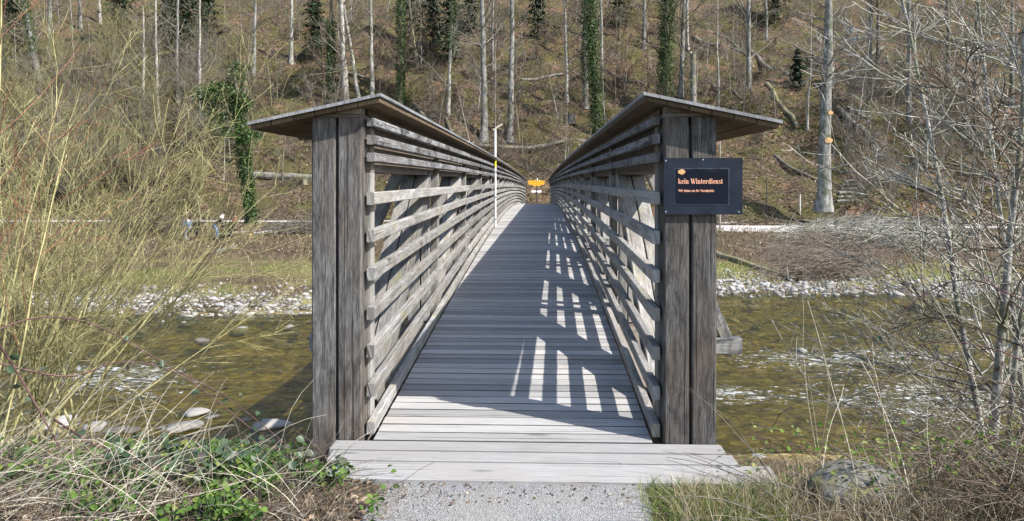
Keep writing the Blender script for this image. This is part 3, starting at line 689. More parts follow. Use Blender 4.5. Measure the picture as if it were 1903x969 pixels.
link('pole', sweep_mesh('pole', [ring(0, 0, 0, 0.04), ring(0, 0, ph-0.08, 0.04)]), post, M['steel'])
link('white_cap', sweep_mesh('white_cap', [ring(0.06, -0.01, ph-0.20, 0.05), ring(0.06, -0.01, ph, 0.05)]), post, M['white_paint'])
def plate(name, pts, y, z, mat):
    link(name, sweep_mesh(name, [[(x, yy, z+zz) for x, zz in pts] for yy in (y, y+0.02)]), post, mat)
for sgn in (-1, 1):
    def arrow(L, h): 
        q = [(0.005, -h/2), (L-0.06, -h/2), (L, 0), (L-0.06, h/2), (0.005, h/2)]
        return q if sgn > 0 else [(-x, z) for x, z in q][::-1]
    plate('yellow_arrow', arrow(0.72, 0.17), -0.06, ph-0.28, M['sign_yellow'])
    plate('yellow_arrow', arrow(0.70, 0.17), -0.06, ph-0.465, M['sign_yellow'])
    plate('destination_plate', arrow(0.36, 0.09), -0.06, ph-0.61, M['sign_yellow'])
    plate('white_plate', [(sgn*0.24+0.22*math.cos(a), 0.11*math.sin(a)) for a in np.linspace(0, 2*PI, 14, endpoint=False)], -0.06, ph-1.12, M['white_paint'])

# ------------------------------------------------------------------ trees on the hillside
def ivy_on(name, parent, P, r, n, zr, spread, size=0.17):
    """leaves hugging a stem P (polyline, local) between two fractions"""
    n = int(n*1.5); f = rng.uniform(zr[0], zr[1], n)*(len(P)-1); i = np.minimum(f.astype(int), len(P)-2); fr = (f-i)[:, None]
    c = P[i]*(1-fr)+P[i+1]*fr
    a = rng.uniform(0, 2*PI, n); clump = 0.5+0.9*np.abs(vnoise(c[:, 2]*0.7+a*0.6, a*0.8+parent.location.x, 91))*2
    rad = r*0.8+spread*rng.random(n)**1.4*clump
    out = np.stack([np.cos(a), np.sin(a), 0*a], 1)
    return tag(leaf_obj(name, c+out*rad[:, None], rng.uniform(0.7, 1.3, n)*size, M['ivy'], parent, out*1.2+np.array([0, 0, 0.5])), kind='stuff')
def forest_tree(px, py, wpx, label, mat='beech', top=None, h=19, ivy=None, Y=None, nb=24, name='forest_tree', low=0.16, group=None, bl=0.22):
    b = hit(px, py, 40) if Y is None else at(px, py, Y)
    dist = b[1]; r = wpx*dist/FPX/2
    o = empty(name, (b[0], b[1], b[2]-0.25), label, 'tree', group)
    lean = np.array([0, 0, 0.]) 
    if top is not None:
        tp = at(top[0], top[1], dist); lean = (tp-b); lean = np.array([lean[0], rng.uniform(-0.3, 0.3), 0])/max(1.0, lean[2])
    n = 14; zz = np.linspace(0, 1, n+1)
    P = np.stack([lean[0]*h*zz, lean[1]*h*zz, h*zz], 1); P[1:-1, :2] += np.cumsum(rng.normal(0, 0.035, (n-1, 2)), 0)
    R = r*(1-0.72*zz); R[0] *= 1.45; R[1] *= 1.03
    tr = Tubes(); tr.add(P, R); tr.build('trunk', M[mat], o, 9)
    B = Tubes()
    for _ in range(nb):
        f = rng.uniform(low, 0.98); k = f*n; i = min(int(k), n-1); q = P[i]+(P[i+1]-P[i])*(k-i)
        d = side_dir(np.array([0, 0, 1.]), rng.uniform(0.6, 1.3)); L = h*bl*(1.25-f)*rng.uniform(0.6, 1.3)+0.6
        grow(B, q, d, L, max(0.014, r*(1-0.72*f)*0.30), 0, 2, [5, 2], 0.5, (0.4, 0.95), 0.09, (0, 0, 0.25), 0.2, 0.5, 6, 0.3, None, 0.013)
    B.build('crown', M['twig_grey' if mat != 'dark_bark' else 'twig_brown'], o, 3)
    if ivy: 
        iv = ivy if isinstance(ivy, tuple) else (ivy, 0.02, 0.75, 0.28)
        ivy_on('ivy', o, P, r, iv[0], (iv[1], iv[2]), iv[3])
    o['_stem'] = 0; del o['_stem']; LAST[:] = [P, R]
    return o
LAST = []
TREES = [
 (72, 150, 12, 'leaning tree with ivy sleeve beyond the reddish willow tips', 'beech', (45, 0), 18, (1500, 0.2, 0.9, 0.40)),
 (92, 112, 9, 'thin grey trunk standing beside the leaning ivy-sleeved tree', 'beech', None, 17, None),
 (150, 60, 7, 'slim upright trunk rising above the thicket left of the dark fir', 'beech', None, 15, None),
 (187, 45, 6, 'very slim pale trunk close to a dark fir on the upper slope', 'pale_bark', None, 14, None),
 (470, 140, 8, 'straight grey trunk above the yellow-green thicket, next to a slimmer pale one', 'beech', None, 17, None),
 (541, 118, 8, 'slim pale trunk with fine side twigs left of the ivy-wrapped stem', 'pale_bark', None, 17, None),
 (616, 192, 11, 'ivy-wrapped stem standing close to two pale trunks behind the roof end', 'dark_bark', None, 17, (2200, 0.02, 0.55, 0.42)),
 (643, 196, 13, 'broad pale grey trunk beside the ivy-wrapped stem behind the roof end', 'pale_bark', (634, 0), 19, None),
 (668, 192, 8, 'crooked pale trunk forking high above the bridge roof', 'lichen', (640, 0), 17, None),
 (692, 190, 9, 'mottled pale trunk with low twiggy branches over the roof corner', 'lichen', (688, 0), 18, None),
 (744, 205, 13, 'dark trunk with a thick full sleeve of ivy above the bridge roof', 'dark_bark', None, 19, (2600, 0.0, 0.8, 0.34)),
 (776, 120, 7, 'short slope tree coated in yellow moss', 'moss_log', (770, 60), 9, None),
 (833, 214, 7, 'pale thin trunk with ivy only on its upper half', 'pale_bark', (836, 0), 17, (1000, 0.42, 0.9, 0.3)),
 (899, 262, 14, 'tall smooth grey beech trunk rising behind the white staff', 'beech', (895, 0), 22, None),
 (947, 262, 13, 'tall grey beech trunk with mossy foot right of the white staff', 'beech', (949, 0), 22, None),
 (916, 130, 6, 'thin grey trunk on the upper slope between two tall beeches', 'beech', None, 15, None),
 (1054, 188, 7, 'slender white barked trunk standing over the cut stump', 'pale_bark', (1050, 0), 18, None),
 (1088, 200, 11, 'grey trunk half covered in ivy next to the densest ivy column', 'beech', None, 19, (1400, 0.15, 0.9, 0.34)),
 (1111, 252, 9, 'dense green ivy column narrowing to a thin foot', 'dark_bark', (1100, 0), 18, (4800, 0.0, 0.85, 0.85)),
 (1117, 120, 6, 'white trunk peeping out beside the dense ivy column', 'pale_bark', None, 17, None),
 (1197, 92, 9, 'straight grey trunk on the upper slope with a sunlit edge', 'beech', None, 17, None),
 (1237, 190, 15, 'broad trunk wrapped all round in dark ivy behind the roof slope', 'dark_bark', (1240, 0), 20, (5600, 0.0, 0.85, 0.85)),
 (1264, 178, 10, 'sunlit grey trunk leaning slightly beside the broad ivy trunk', 'beech', (1274, 0), 19, None),
 (1278, 90, 6, 'pale thin trunk standing close behind the leaning sunlit trunk', 'pale_bark', None, 16, None),
 (1336, 210, 4.5, 'thin white birch-like stem above the bridge roof', 'pale_bark', (1332, 0), 13, None),
 (1391, 165, 10, 'straight grey trunk near the long fallen log on the slope', 'beech', (1392, 0), 19, None),
 (1424, 75, 6, 'slim grey trunk high on the slope over the fallen logs', 'beech', None, 15, None),
 (1500, 240, 4.5, 'thin upright stem left of the big beech', 'lichen', (1501, 0), 14, None),
 (1590, 250, 4.5, 'thin bent pale stem right of the big beech', 'pale_bark', (1610, 60), 12, None),
 (1616, 140, 9, 'grey trunk at the top of the slope, one of a close pair', 'beech', None, 17, None),
 (1632, 148, 8, 'darker trunk of a close pair at the top of the slope', 'dark_bark', None, 17, None),
 (1690, 230, 9, 'grey trunk behind the lichen-covered riverside tree', 'beech', None, 18, None),
 (1760, 190, 10, 'brown trunk standing in the twig thicket on the upper slope', 'dark_bark', None, 18, None),
 (1812, 260, 11, 'brown-grey trunk deep in the twigs near the hollow bank', 'dark_bark', None, 19, None),
 (1880, 200, 9, 'upright grey trunk at the end of the wooded slope', 'beech', None, 18, None),
 (330, 190, 8, 'grey trunk hidden among slender stems of the thicket', 'beech', None, 16, None),
 (372, 230, 7, 'slender pale trunk rising out of the grey-green thicket', 'pale_bark', None, 15, None),
 (265, 260, 7, 'pale stem with fine twigs in the middle of the thicket', 'pale_bark', None, 14, None),
 (295, 230, 8, 'white-barked stem standing close to another in the thicket', 'pale_bark', (290, 0), 15, None),
]
for (px, py, w, lab, mt, top, h, iv) in TREES:
    forest_tree(px, py, w, lab, mt, top, h, iv)
# the big beech by the path, with fresh pruning cuts
bb = at(1530, 388, 64.2); 
beech = forest_tree(1530, 388, 26, 'big smooth beech by the path with two fresh orange pruning cuts', 'beech', (1538, 0), 24, None, 64.2, 30, 'beech_tree', 0.42)
SP, SR = LAST
for (py, rr, ox) in ((262, 0.30, 0.30), (211, 0.20, 0.52)):
    zl = at(1540, py, 64.2)[2]-beech.location.z; ax_ = np.interp(zl, SP[:, 2], SP[:, 0]); ay_ = np.interp(zl, SP[:, 2], SP[:, 1]); rt = np.interp(zl, SP[:, 2], SR)
    cx, cy = ax_+rt*ox, ay_-rt*math.sqrt(1-ox*ox)
    me = sweep_mesh('pruning_cut', [[(cx+ox*d_+rr*k*math.cos(a), cy-d_, zl+rr*0.72*k*math.sin(a)) for a in np.linspace(0, 2*PI, 14, endpoint=False)] for d_, k in ((-0.12, 1.15), (0.07, 1.0))])
    link('pruning_cut', me, beech, M['cut_wood'])
# ivy-clad tree at the left end of the path
forest_tree(468, 418, 16, 'leaning tree by the path, bushy with ivy above a bare leafy trunk', 'dark_bark', (445, 215), 12, (4200, 0.0, 0.85, 0.36), None, 16, 'ivy_tree', 0.35, None, 0.2)
o = bpy.data.objects['ivy_tree']; tp = at(432, 205, o.location.y)-np.array(o.location)
ctr = rng.normal(size=(14, 3))*np.array([0.8, 0.7, 1.7]); pts = tp+ctr[rng.integers(0, 14, 3600)]+rng.normal(size=(3600, 3))*0.42; tag(leaf_obj('ivy_crown', pts, rng.uniform(0.12, 0.24, 3600), M['ivy'], o), kind='stuff')

# dark conifers on the upper slope
def conifer(px, py, h, label, rad=0.40):
    h = h*1.35; b = hit(px, py, 40); o = empty('fir_tree', (b[0], b[1], b[2]-0.2), label, 'tree', 'dark firs on the slope')
    tr = Tubes(); tr.add(np.array([[0, 0, 0], [0, 0, h*0.5], [0, 0, h]]), np.array([h*0.016, h*0.01, 0.01])); tr.build('trunk', M['dark_bark'], o, 6)
    N = int(1000*max(1, h/4)); f = rng.random(N)**0.75; a = rng.uniform(0, 2*PI, N); whorl = 0.6+0.4*np.cos(f*h*7+a*0.3)
    r = h*rad*(1-f)**0.7*np.sqrt(rng.random(N))*whorl*(0.75+0.9*vnoise(a*1.1+px, f*6, 93))+0.04
    P = np.stack([r*np.cos(a), r*np.sin(a), 0.06*h+f*h*0.94-r*0.25], 1)
    tag(leaf_obj('crown', P, rng.uniform(0.25, 0.6, N), M['conifer'], o, np.stack([np.cos(a)*0.4, np.sin(a)*0.4, 0*a+1], 1), 0.15, 0.4, 0.5), kind='stuff')
for (px, py, h, lab) in [(345, 120, 11, 'broad dark fir above the thicket'), (315, 90, 9, 'dark fir close behind the broad one'), (222, 60, 10, 'dark fir with a bare stem beside the slim pale trunk'), (385, 70, 8, 'dark fir uphill from the slender pale trunk'), (762, 70, 8, 'dark low fir behind the ivy sleeved trunk'), (805, 100, 8, 'dark fir beside the yellow moss tree'), (838, 115, 7, 'round dark fir near the ivy-topped thin trunk'), (1482, 165, 3.4, 'small bushy fir beside the fallen log'), (1000, 70, 7, 'dark fir high on the slope between beech and white trunk'), (1440, 45, 8, 'dark fir at the head of the fallen logs'), (585, 110, 7, 'dim dark fir behind the slim pale trunk'), (20, 120, 10, 'dark fir by the leaning ivy tree'), (875, 60, 7, 'dark fir uphill between the two tall beeches'), (1150, 50, 7, 'dark fir uphill of the dense ivy column')]:
    conifer(px, py, h, lab)

# ------------------------------------------------------------------ saplings and bare shrubs (copies of a few builds)
def proto_sapling(k):
    o = empty('sapling', (0, 0, 0)); tr = Tubes(); B = Tubes(); h = rng.uniform(5, 9)
    P = walk((0, 0, 0), (rng.normal(0, .07), rng.normal(0, .07), 1), h, 8, 0.035); tr.add(P, np.linspace(0.05, 0.012, 9))
    for _ in range(int(rng.integers(10, 18))):
        f = rng.uniform(0.15, 0.98)*8; i = min(int(f), 7); q = P[i]+(P[i+1]-P[i])*(f-i)
        grow(B, q, side_dir(np.array([0, 0, 1.]), rng.uniform(0.5, 1.2)), h*0.22*rng.uniform(0.5, 1.3), 0.016, 0, 2, [4, 2], 0.5, (0.4, 0.9), 0.09, (0, 0, 0.2), 0.2, 0.6, 5, 0.35, None, 0.011)
    m = M[['pale_bark', 'twig_grey', 'lichen', 'twig_grey', 'twig_olive', 'twig_brown'][k % 6]]
    tr.build('stem', m, o, 5); tag(B.build('twigs', M[['twig_grey', 'twig_grey', 'twig_brown'][k % 3]], o, 3), kind='stuff')
    return o
def proto_shrub(mats, h, nst, spread, lv=2, tw=[6, 4], rmin=0.010, r0=0.026):
    o = empty('bare_shrub', (0, 0, 0)); S = Tubes(); B = Tubes()
    for _ in range(nst):
        d = np.array([rng.normal(0, spread), rng.normal(0, spread), 1.0]); d /= np.linalg.norm(d); L = h*rng.uniform(0.6, 1.1)
        P = walk(np.append(rng.normal(0, 0.12, 2), 0), d, L, 7, 0.05, (d[0]*0.3, d[1]*0.3, -0.05)); S.add(P, np.linspace(r0*rng.uniform(0.7, 1.3), 0.008, 8))
        for _ in range(int(rng.poisson(tw[0]))):
            f = rng.uniform(0.15, 1)*6.99; i = int(f); q = P[i]+(P[i+1]-P[i])*(f-i); dl = P[i+1]-P[i]; dl /= np.linalg.norm(dl)
            grow(B, q, side_dir(dl, rng.uniform(0.35, 0.9)), L*0.33*rng.uniform(0.5, 1.3), 0.014, 0, lv-1, [tw[1]], 0.55, (0.35, 0.9), 0.08, (0, 0, 0.15), 0.2, 0.65, 5, 0.4, None, rmin)
    S.build('stems', M[mats[0]], o, 4); tag(B.build('twigs', M[mats[1]], o, 3), kind='stuff'); return o
def copy_tree(root, loc, rz, sc, label, cat, group):
    r = root.copy(); col.objects.link(r); r.location = loc; r.rotation_euler = (0, 0, rz); r.scale = (sc, sc, sc)
    tag(r, label, cat, group)
    for ch in root.children:
        c = ch.copy(); col.objects.link(c); c.parent = r
    return r
def place_all(protos, spots, label, cat, group):
    used = set()
    for k, (p, sc) in enumerate(spots):
        q = protos[k % len(protos)]; loc = (float(p[0]), float(p[1]), float(p[2])-0.12); rz = rng.uniform(0, 2*PI)
        if id(q) not in used:
            used.add(id(q)); q.location = loc; q.rotation_euler = (0, 0, rz); q.scale = (sc, sc, sc); tag(q, label, cat, group)
        else: copy_tree(q, loc, rz, sc, label, cat, group)
def rand_hits(n, x0, x1, y0, y1, ymin=40):
    out = []
    while len(out) < n:
        h_ = hit(rng.uniform(x0, x1), rng.uniform(y0, y1), ymin)
        if abs(h_[0]) < 2.6 and h_[1] < 64: continue
        out.append(h_)
    return out
sp_ = [(p, rng.uniform(0.6, 1.25)) for p in rand_hits(190, -40, 1940, 20, 340, 64.5)]
place_all([proto_sapling(k) for k in range(9)], sp_, 'slender bare sapling on the leaf-strewn wooded slope', 'sapling', 'bare saplings on the slope')
sp_ = [(p, rng.uniform(0.7, 1.3)) for p in rand_hits(120, -20, 475, 110, 398, 58)]
place_all([proto_shrub(('twig_olive', 'twig_olive' if k % 2 else 'twig_grey'), 5.5, 9, 0.16) for k in range(4)], sp_, 'grey-green many-stemmed bare shrub in the thicket below the firs', 'shrub', 'thicket shrubs below the firs')
sp_ = [(p, rng.uniform(0.6, 1.1)) for p in rand_hits(150, 440, 1500, 30, 345, 64.5)]
place_all([proto_shrub(('twig_grey', 'twig_brown'), 3.2, 7, 0.4) for k in range(4)], sp_, 'low bare shrub on the slope behind the bridge', 'shrub', 'low shrubs on the slope')
sp_ = [(p, rng.uniform(0.7, 1.3)) for p in rand_hits(80, 1540, 1940, 30, 405, 62.8)]
place_all([proto_shrub(('twig_grey', 'twig_grey'), 4.2, 8, 0.3) for k in range(3)], sp_, 'grey twiggy shrub on the slope near the log steps', 'shrub', 'twiggy shrubs by the log steps')
# spreading shrub at the head of the bridge
p = hit(985, 318, 60); q = proto_shrub(('twig_grey', 'twig_brown'), 4.6, 26, 0.75, 2, [7, 4]); q.name = 'spreading_shrub'; q.location = (p[0], p[1], p[2]-0.1); tag(q, 'wide fan-shaped bare shrub behind the far bridge end', 'shrub')
p = hit(905, 318, 60); q = proto_shrub(('twig_grey', 'twig_brown'), 3.4, 18, 0.75, 2, [7, 4]); q.name = 'spreading_shrub'; q.location = (p[0], p[1], p[2]-0.1); tag(q, 'fan-shaped bare shrub at the foot of the tall grey beeches', 'shrub')

# ------------------------------------------------------------------ logs, stumps, steps
def log_(a, b, w, label, mat='log', ends=True, name='fallen_log', lift=0.25):
    pa = hit(*a, 38) if len(a) == 2 else np.array(a); pb = hit(*b, 38) if len(b) == 2 else np.array(b)
    r = w*((pa[1]+pb[1])/2)/FPX/2
    n = 6; P = np.array([pa+(pb-pa)*k/n for k in range(n+1)])
    g = hgt(P[:, 0], P[:, 1]); P[:, 2] = np.maximum(P[:, 2]*0.5+(g)*0.5, g)+r*lift; P[1:-1] += rng.normal(0, r*0.16, (n-1, 3))
    o = empty(name, P[0], label, 'log'); P = P-P[0]
    tr = Tubes(); tr.add(P, np.linspace(r*1.1, r*0.85, n+1)); tr.build('bark', M[mat], o, 9)
    if ends:
        for k, sg in ((0, -1), (n, 1)):
            d = (P[1]-P[0]) if k == 0 else (P[n]-P[n-1]); d = d/np.linalg.norm(d)*sg; s_ = np.cross(d, (0, 0, 1)); s_ /= np.linalg.norm(s_); u_ = np.cross(s_, d); rr = r*(1.1 if k == 0 else 0.85)*0.985
            V = [tuple(P[k]+d*0.01+rr*(s_*math.cos(t_)+u_*math.sin(t_))) for t_ in np.linspace(0, 2*PI, 12, endpoint=False)]
            me = bpy.data.meshes.new('cut_face'); me.from_pydata(V, [], [tuple(range(12))]); link('cut_face', me, o, M['cut_wood'])
    return o
log_((445, 329), (640, 330), 14, 'thick grey trunk lying level across the slope behind the ivy tree')
log_((1392, 96), (1478, 152), 9, 'long dark trunk fallen down the slope towards the small fir', 'log')
log_((1425, 158), (1482, 240), 9, 'moss-striped trunk fallen downhill beside the bridge roof', 'moss_log')
log_((1555, 202), (1645, 305), 11, 'thick weathered trunk slanting downhill right of the big beech', 'log')
log_((1290, 70), (1400, 120), 6, 'weathered splintered trunk lying above the broken stump', 'log')
log_((1400, 128), (1330, 62), 5, 'thin mossy trunk lying beside the splintered one', 'moss_log')
log_((1440, 290), (1530, 345), 7, 'low dark log lying in the brush by the beech foot', 'dark_bark')
log_((860, 268), (1100, 266), 8, 'grey log lying level behind the spreading shrub', 'log')
log_((1340, 418), (1368, 415), 6, 'short pale log by the path beside the bridge post', 'pale_bark')
log_((770, 195), (840, 250), 7, 'dark broken trunk lying below the ivy sleeved tree', 'dark_bark')
log_((400, 438), (478, 430), 5, 'brown log lying on the grass behind the walkers', 'log')
log_((452, 437), (466, 438), 6, 'short yellow-cut log on the grass edge below the ivy tree', 'moss_log')
log_((590, 118), (700, 150), 5, 'thin trunk lying across the upper slope above the roof', 'log')
log_((1500, 110), (1580, 165), 8, 'dark log slanting down above the big beech crotch', 'dark_bark')
log_((1640, 90), (1560, 140), 7, 'grey log lying across the top of the steps slope', 'log')
log_((1660, 330), (1760, 372), 9, 'broken trunk resting in the twigs uphill of the brush heaps', 'dark_bark')
log_((1700, 180), (1800, 240), 8, 'long mossy log between the two brown trunks', 'moss_log')
log_((1310, 150), (1375, 185), 6, 'short dark log behind the thin white stem', 'dark_bark')
log_((1120, 130), (1200, 160), 6, 'dark log lying between ivy column and upper grey trunk', 'dark_bark')
log_((970, 150), (1045, 140), 6, 'grey log uphill of the cut stump', 'log')
log_((520, 230), (600, 262), 7, 'brown log lying below the slim pale trunk', 'dark_bark')
# white splintered wood pile + cut pieces beside the path
for k, (px, py) in enumerate([(478, 437), (485, 436), (492, 435), (500, 434), (507, 433)]):
    p = hit(px, py, 38); o = tag(link('birch_billet', bar_mesh('birch_billet', (-0.22, 0, 0.09), (0.22, 0.1*(-1)**k, 0.13), 0.16, 0.16, c=0.04), None, M['pale_bark']), 'short white birch billet in the row beside the yellow-cut log', 'billet', 'birch billets in a row'); o.location = p; o.rotation_euler = (0, 0, rng.uniform(-0.5, 0.5))
def stump(px, py, w, h, label, mat='log', broken=False):
    p = hit(px, py, 40); r = w*p[1]/FPX/2; hh = h*p[1]/FPX; o = empty('tree_stump', (p[0], p[1], p[2]-0.1), label, 'stump')
    tr = Tubes(); tr.add(np.array([[0, 0, 0], [0, 0, hh*0.25], [0.02, 0, hh]]), np.array([r*1.35, r*1.02, r*0.95])); tr.build('bark', M[mat], o, 11)
    V = [(0.02+r*0.945*math.cos(a), r*0.945*math.sin(a), hh+(0.05*r*math.sin(5*a) if not broken else 0.9*r*abs(math.sin(2.5*a)))) for a in np.linspace(0, 2*PI, 15, endpoint=False)]+[(0.02, 0, hh-0.01)]
    me = bpy.data.meshes.new('cut_face'); me.from_pydata(V, [], [(i, (i+1) % 15, 15) for i in range(15)]); link('cut_face', me, o, M['cut_pale'])
stump(1062, 229, 14, 17, 'low cut stump with a pale top below the white trunk')
stump(1288, 205, 11, 105, 'tall broken snag beside the bridge roof slope', 'log', True)
stump(1543, 165, 12, 40, 'splintered pale snag right of the big beech', 'pale_bark', True)
stump(455, 330, 9, 9, 'small stump with an orange cut beside the level grey trunk', 'log')
stump(566, 342, 10, 12, 'stump with a fresh cut under the level grey trunk', 'moss_log')
# log steps up the slope
st = empty('hillside_steps', hit(1575, 372, 60), 'flight of small log steps climbing the slope beside the big beech', 'steps')
for k in range(6):
    p = hit(1570+3*k, 376-7.5*k, 60)-np.array(st.location)
    link('step', bar_mesh('step', (p[0]-0.75, p[1], p[2]+0.10), (p[0]+0.75, p[1]+0.15, p[2]+0.12), 0.22, 0.18, c=0.04), st, M['pale_bark'])
for (px, y0_, y1_, w, nm, lab, m) in [(1487, 400, 365, 0.09, 'marker_stake', 'short pale wooden stake at the path edge beside the beech', 'white_paint'), (1425, 408, 335, 0.07, 'iron_rod', 'thin dark upright rod beside the path', 'steel'), (1338, 428, 255, 0.11, 'white_post', 'slim white post standing right behind the notice board', 'pale_bark')]:
    p = hit(px, y0_, 45); h_ = (y0_-y1_)*p[1]/FPX
    o = tag(link(nm, sweep_mesh(nm, [ring(0, 0, -0.1, w*0.55, 8), ring(0, 0, h_*0.97, w*0.5, 8), ring(0, 0, h_, w*0.3, 8)]), None, M[m]), lab, 'post'); o.location = p

# ------------------------------------------------------------------ slope debris, leaf litter, brush (uncountable stuff)
def scatter(n, x0, x1, y0, y1):
    x = rng.uniform(x0, x1, n); y = rng.uniform(y0, y1, n); return np.stack([x, y, hgt(x, y)], 1)
def fan(n, y0, y1, pad=3, pw=1.0):
    """points on the ground inside the view wedge, denser where nearer"""
    y = y0+(y1-y0)*rng.random(n)**pw; x = CAMX-0.036*y+rng.uniform(-0.70, 0.70, n)*(y+pad); return np.stack([x, y, hgt(x, y)], 1)
P = fan(42000, 62.8, 118, 3, 1.3); P = P[vnoise(P[:, 0]*0.3, P[:, 1]*0.3, 95) > -0.22]; P[:, 2] += rng.uniform(0.01, 0.06, len(P))
tag(leaf_obj('leaf_litter', P, rng.uniform(0.10, 0.24, len(P)), M['litter'], None, (0, -0.3, 1.0), 0.3, 0.7, 0.55), 'brown fallen leaves covering the wooded slope', 'leaf litter', kind='stuff')
P = fan(16000, 63.5, 112, 3, 1.3); k = vnoise(P[:, 0]*0.22, P[:, 1]*0.22, 97); P = P[k > 0.16]
tag(leaf_obj('moss_tufts', P+np.array([0, 0, 0.04]), rng.uniform(0.14, 0.34, len(P)), M['mossleaf'], None, (0, -0.3, 1.0), 0.4, 0.8, 0.6), 'yellow-green moss and grass tufts dotting the wooded slope', 'moss', kind='stuff')
def twig_stuff(name, P, Ls, rs, mat, label, cat, up=0.5, wob=0.12, hspread=1.0, K=3):
    Tt = Tubes()
    for p, L, r in zip(P, Ls, rs):
        d = np.array([rng.normal(0, hspread), rng.normal(0, hspread), abs(rng.normal(up, 0.4))]); d /= np.linalg.norm(d)
        Tt.add(walk(p, d, L, 4, wob), np.linspace(r, r*0.35, 5))
    o = Tt.build(name, M[mat], None, K); return tag(o, label, cat, kind='stuff')
n = 11000; P = fan(n, 63.5, 115, 3, 1.25)
twig_stuff('slope_twigs', P, rng.uniform(0.4, 2.4, n), rng.uniform(0.007, 0.022, n), 'twig_grey', 'thin grey twigs and stalks sticking out of the slope', 'twigs', 0.7)
n = 4500; P = fan(n, 63.5, 110, 3, 1.25)
twig_stuff('fallen_branches', P+np.array([0, 0, 0.06]), rng.uniform(0.8, 3.5, n), rng.uniform(0.014, 0.05, n), 'twig_brown', 'fallen brown branches lying over the slope', 'branches', 0.12, 0.10)
# brush heaps on the far bank
def heap(px0, px1, py0, py1, n, L, mat, label, lift, r=(0.006, 0.016), d0=(1, 0, 0.1), name='brush_heap'):
    Tt = Tubes(); c = hit((px0+px1)/2, (py0+py1)/2, 36)
    o = empty(name, c, label, 'brush')
    for _ in range(n):
        fx = rng.normal(0.5, 0.24); p = hit(px0+(px1-px0)*np.clip(fx, 0, 1), rng.uniform(py0, py1), 36)
        p = p+np.array([0, 0, lift*rng.random()*max(0.1, 1-abs(fx-0.5)*1.8)])
        d = np.array(d0)*rng.choice([-1, 1])+rng.normal(0, 0.5, 3)*np.array([1, 1, 0.45]); d /= np.linalg.norm(d)
        Tt.add(walk(p-d*L*0.35, d, L*rng.uniform(0.4, 1.2), 5, 0.12)-c, np.linspace(rng.uniform(*r), 0.004, 6))
    tag(Tt.build('twigs', M[mat], o, 3), kind='stuff'); return o
heap(1400, 1660, 455, 525, 1500, 2.4, 'brush', 'reddish-brown heap of fine brushwood on the bank above the stones', 1.1, (0.008, 0.028))
heap(1430, 1640, 465, 520, 500, 1.8, 'dark_bark', 'dark twig mass low inside the brushwood bank', 0.7, (0.012, 0.03))
heap(1420, 1800, 425, 470, 800, 3.6, 'lichen', 'grey heap of cut branches between brushwood and path', 1.2, (0.014, 0.05))
heap(480, 640, 424, 436, 500, 2.4, 'twig_grey', 'low grey branch pile on the grass below the ivy tree', 0.5, (0.010, 0.03))
heap(170, 360, 415, 440, 700, 2.6, 'twig_brown', 'branch pile behind the walkers next to the thicket', 1.0, (0.010, 0.035))
heap(1180, 1330, 420, 470, 500, 2.2, 'twig_grey', 'thin branch pile on the bank behind the bridge railing', 0.5)
lg = log_((1322, 470), (1480, 524), 12, 'mossy fallen limb leaning down the bank onto the stones', 'moss_log', False, 'fallen_limb')
fb = Tubes(); grow(fb, at(1440, 512, lg.location.y-3)-np.array(lg.location), (1, -0.2, -0.08), 2.6, 0.11, 0, 1, [3], n=5); fb.build('side_limb', M['moss_log'], lg, 6)
p = hit(415, 470, 36); o = tag(link('driftwood', sweep_mesh('driftwood', [[(x, yy*w_, zz*w_+0.12*x) for yy, zz in rect_sec(-0.2, 0.2, -0.05, 0.3, 0.09)] for x, w_ in ((-0.75, 0.5), (-0.3, 1.0), (0.5, 0.8), (0.95, 0.3))]), None, M['log']), 'grey driftwood stump lying on the grassy bank below the walkers', 'driftwood'); o.location = p; o.rotation_euler = (0, -0.3, 0.15)

# ------------------------------------------------------------------ far bank: stones, grass, weeds
def stone_mesh(seed, sub=2):
    import bmesh
    bm = bmesh.new(); bmesh.ops.create_icosphere(bm, subdivisions=sub, radius=1.0); r_ = random.Random(seed)
    ph_ = [r_.uniform(0, 6) for _ in range(9)]; ax = (r_.uniform(0.8, 1.15), r_.uniform(0.65, 0.95), r_.uniform(0.4, 0.62))
    for v in bm.verts:
        c = v.co; k = 1+0.20*math.sin(2.1*c.x+ph_[0])*math.cos(1.7*c.y+ph_[1])+0.10*math.sin(4.3*c.x+ph_[4]+c.z*2)+0.09*math.sin(3.7*c.z+ph_[2]+2*c.x)+0.05*math.sin(6*c.y+ph_[3]+3*c.z)
        v.co = Vector((c.x*ax[0], c.y*ax[1], c.z*ax[2]))*k
    me = bpy.data.meshes.new('stone'); bm.to_mesh(me); bm.free()
    me.polygons.foreach_set('use_smooth', np.ones(len(me.polygons), bool)); me.materials.append(M['stone']); return me
SM = [stone_mesh(k, 2) for k in range(9)]
gb = tag(empty('gravel_bank', (0, 33, WATER)), kind='structure')
cand = []
def stone_field(n, px0, px1, dmin, dmax, smin, smax, pw=2.2):
    for _ in range(n):
        px = rng.uniform(px0, px1); y_ = 33.0
        for _ in range(3): x_ = CAMX+ray(px, 0)[0]/ray(px, 0)[1]*y_; y_ = float(far_shore(x_))
        d = rng.normal((dmin+dmax)/2, (dmax-dmin)/4); y_ += d
        x_ = CAMX+ray(px, 0)[0]/ray(px, 0)[1]*y_
        if vnoise(x_*0.5, y_*0.5, 99) < -0.25 and rng.random() < 0.7: continue
        s_ = smin+(smax-smin)*rng.random()**pw
        cand.append((x_, y_, max(H(x_, y_), WATER-0.35), s_))
stone_field(330, 250, 620, -2.6, 5.6, 0.05, 0.25)
stone_field(160, 60, 300, -2.0, 4.6, 0.05, 0.24)
stone_field(640, 1320, 1920, -3.6, 6.0, 0.05, 0.27)
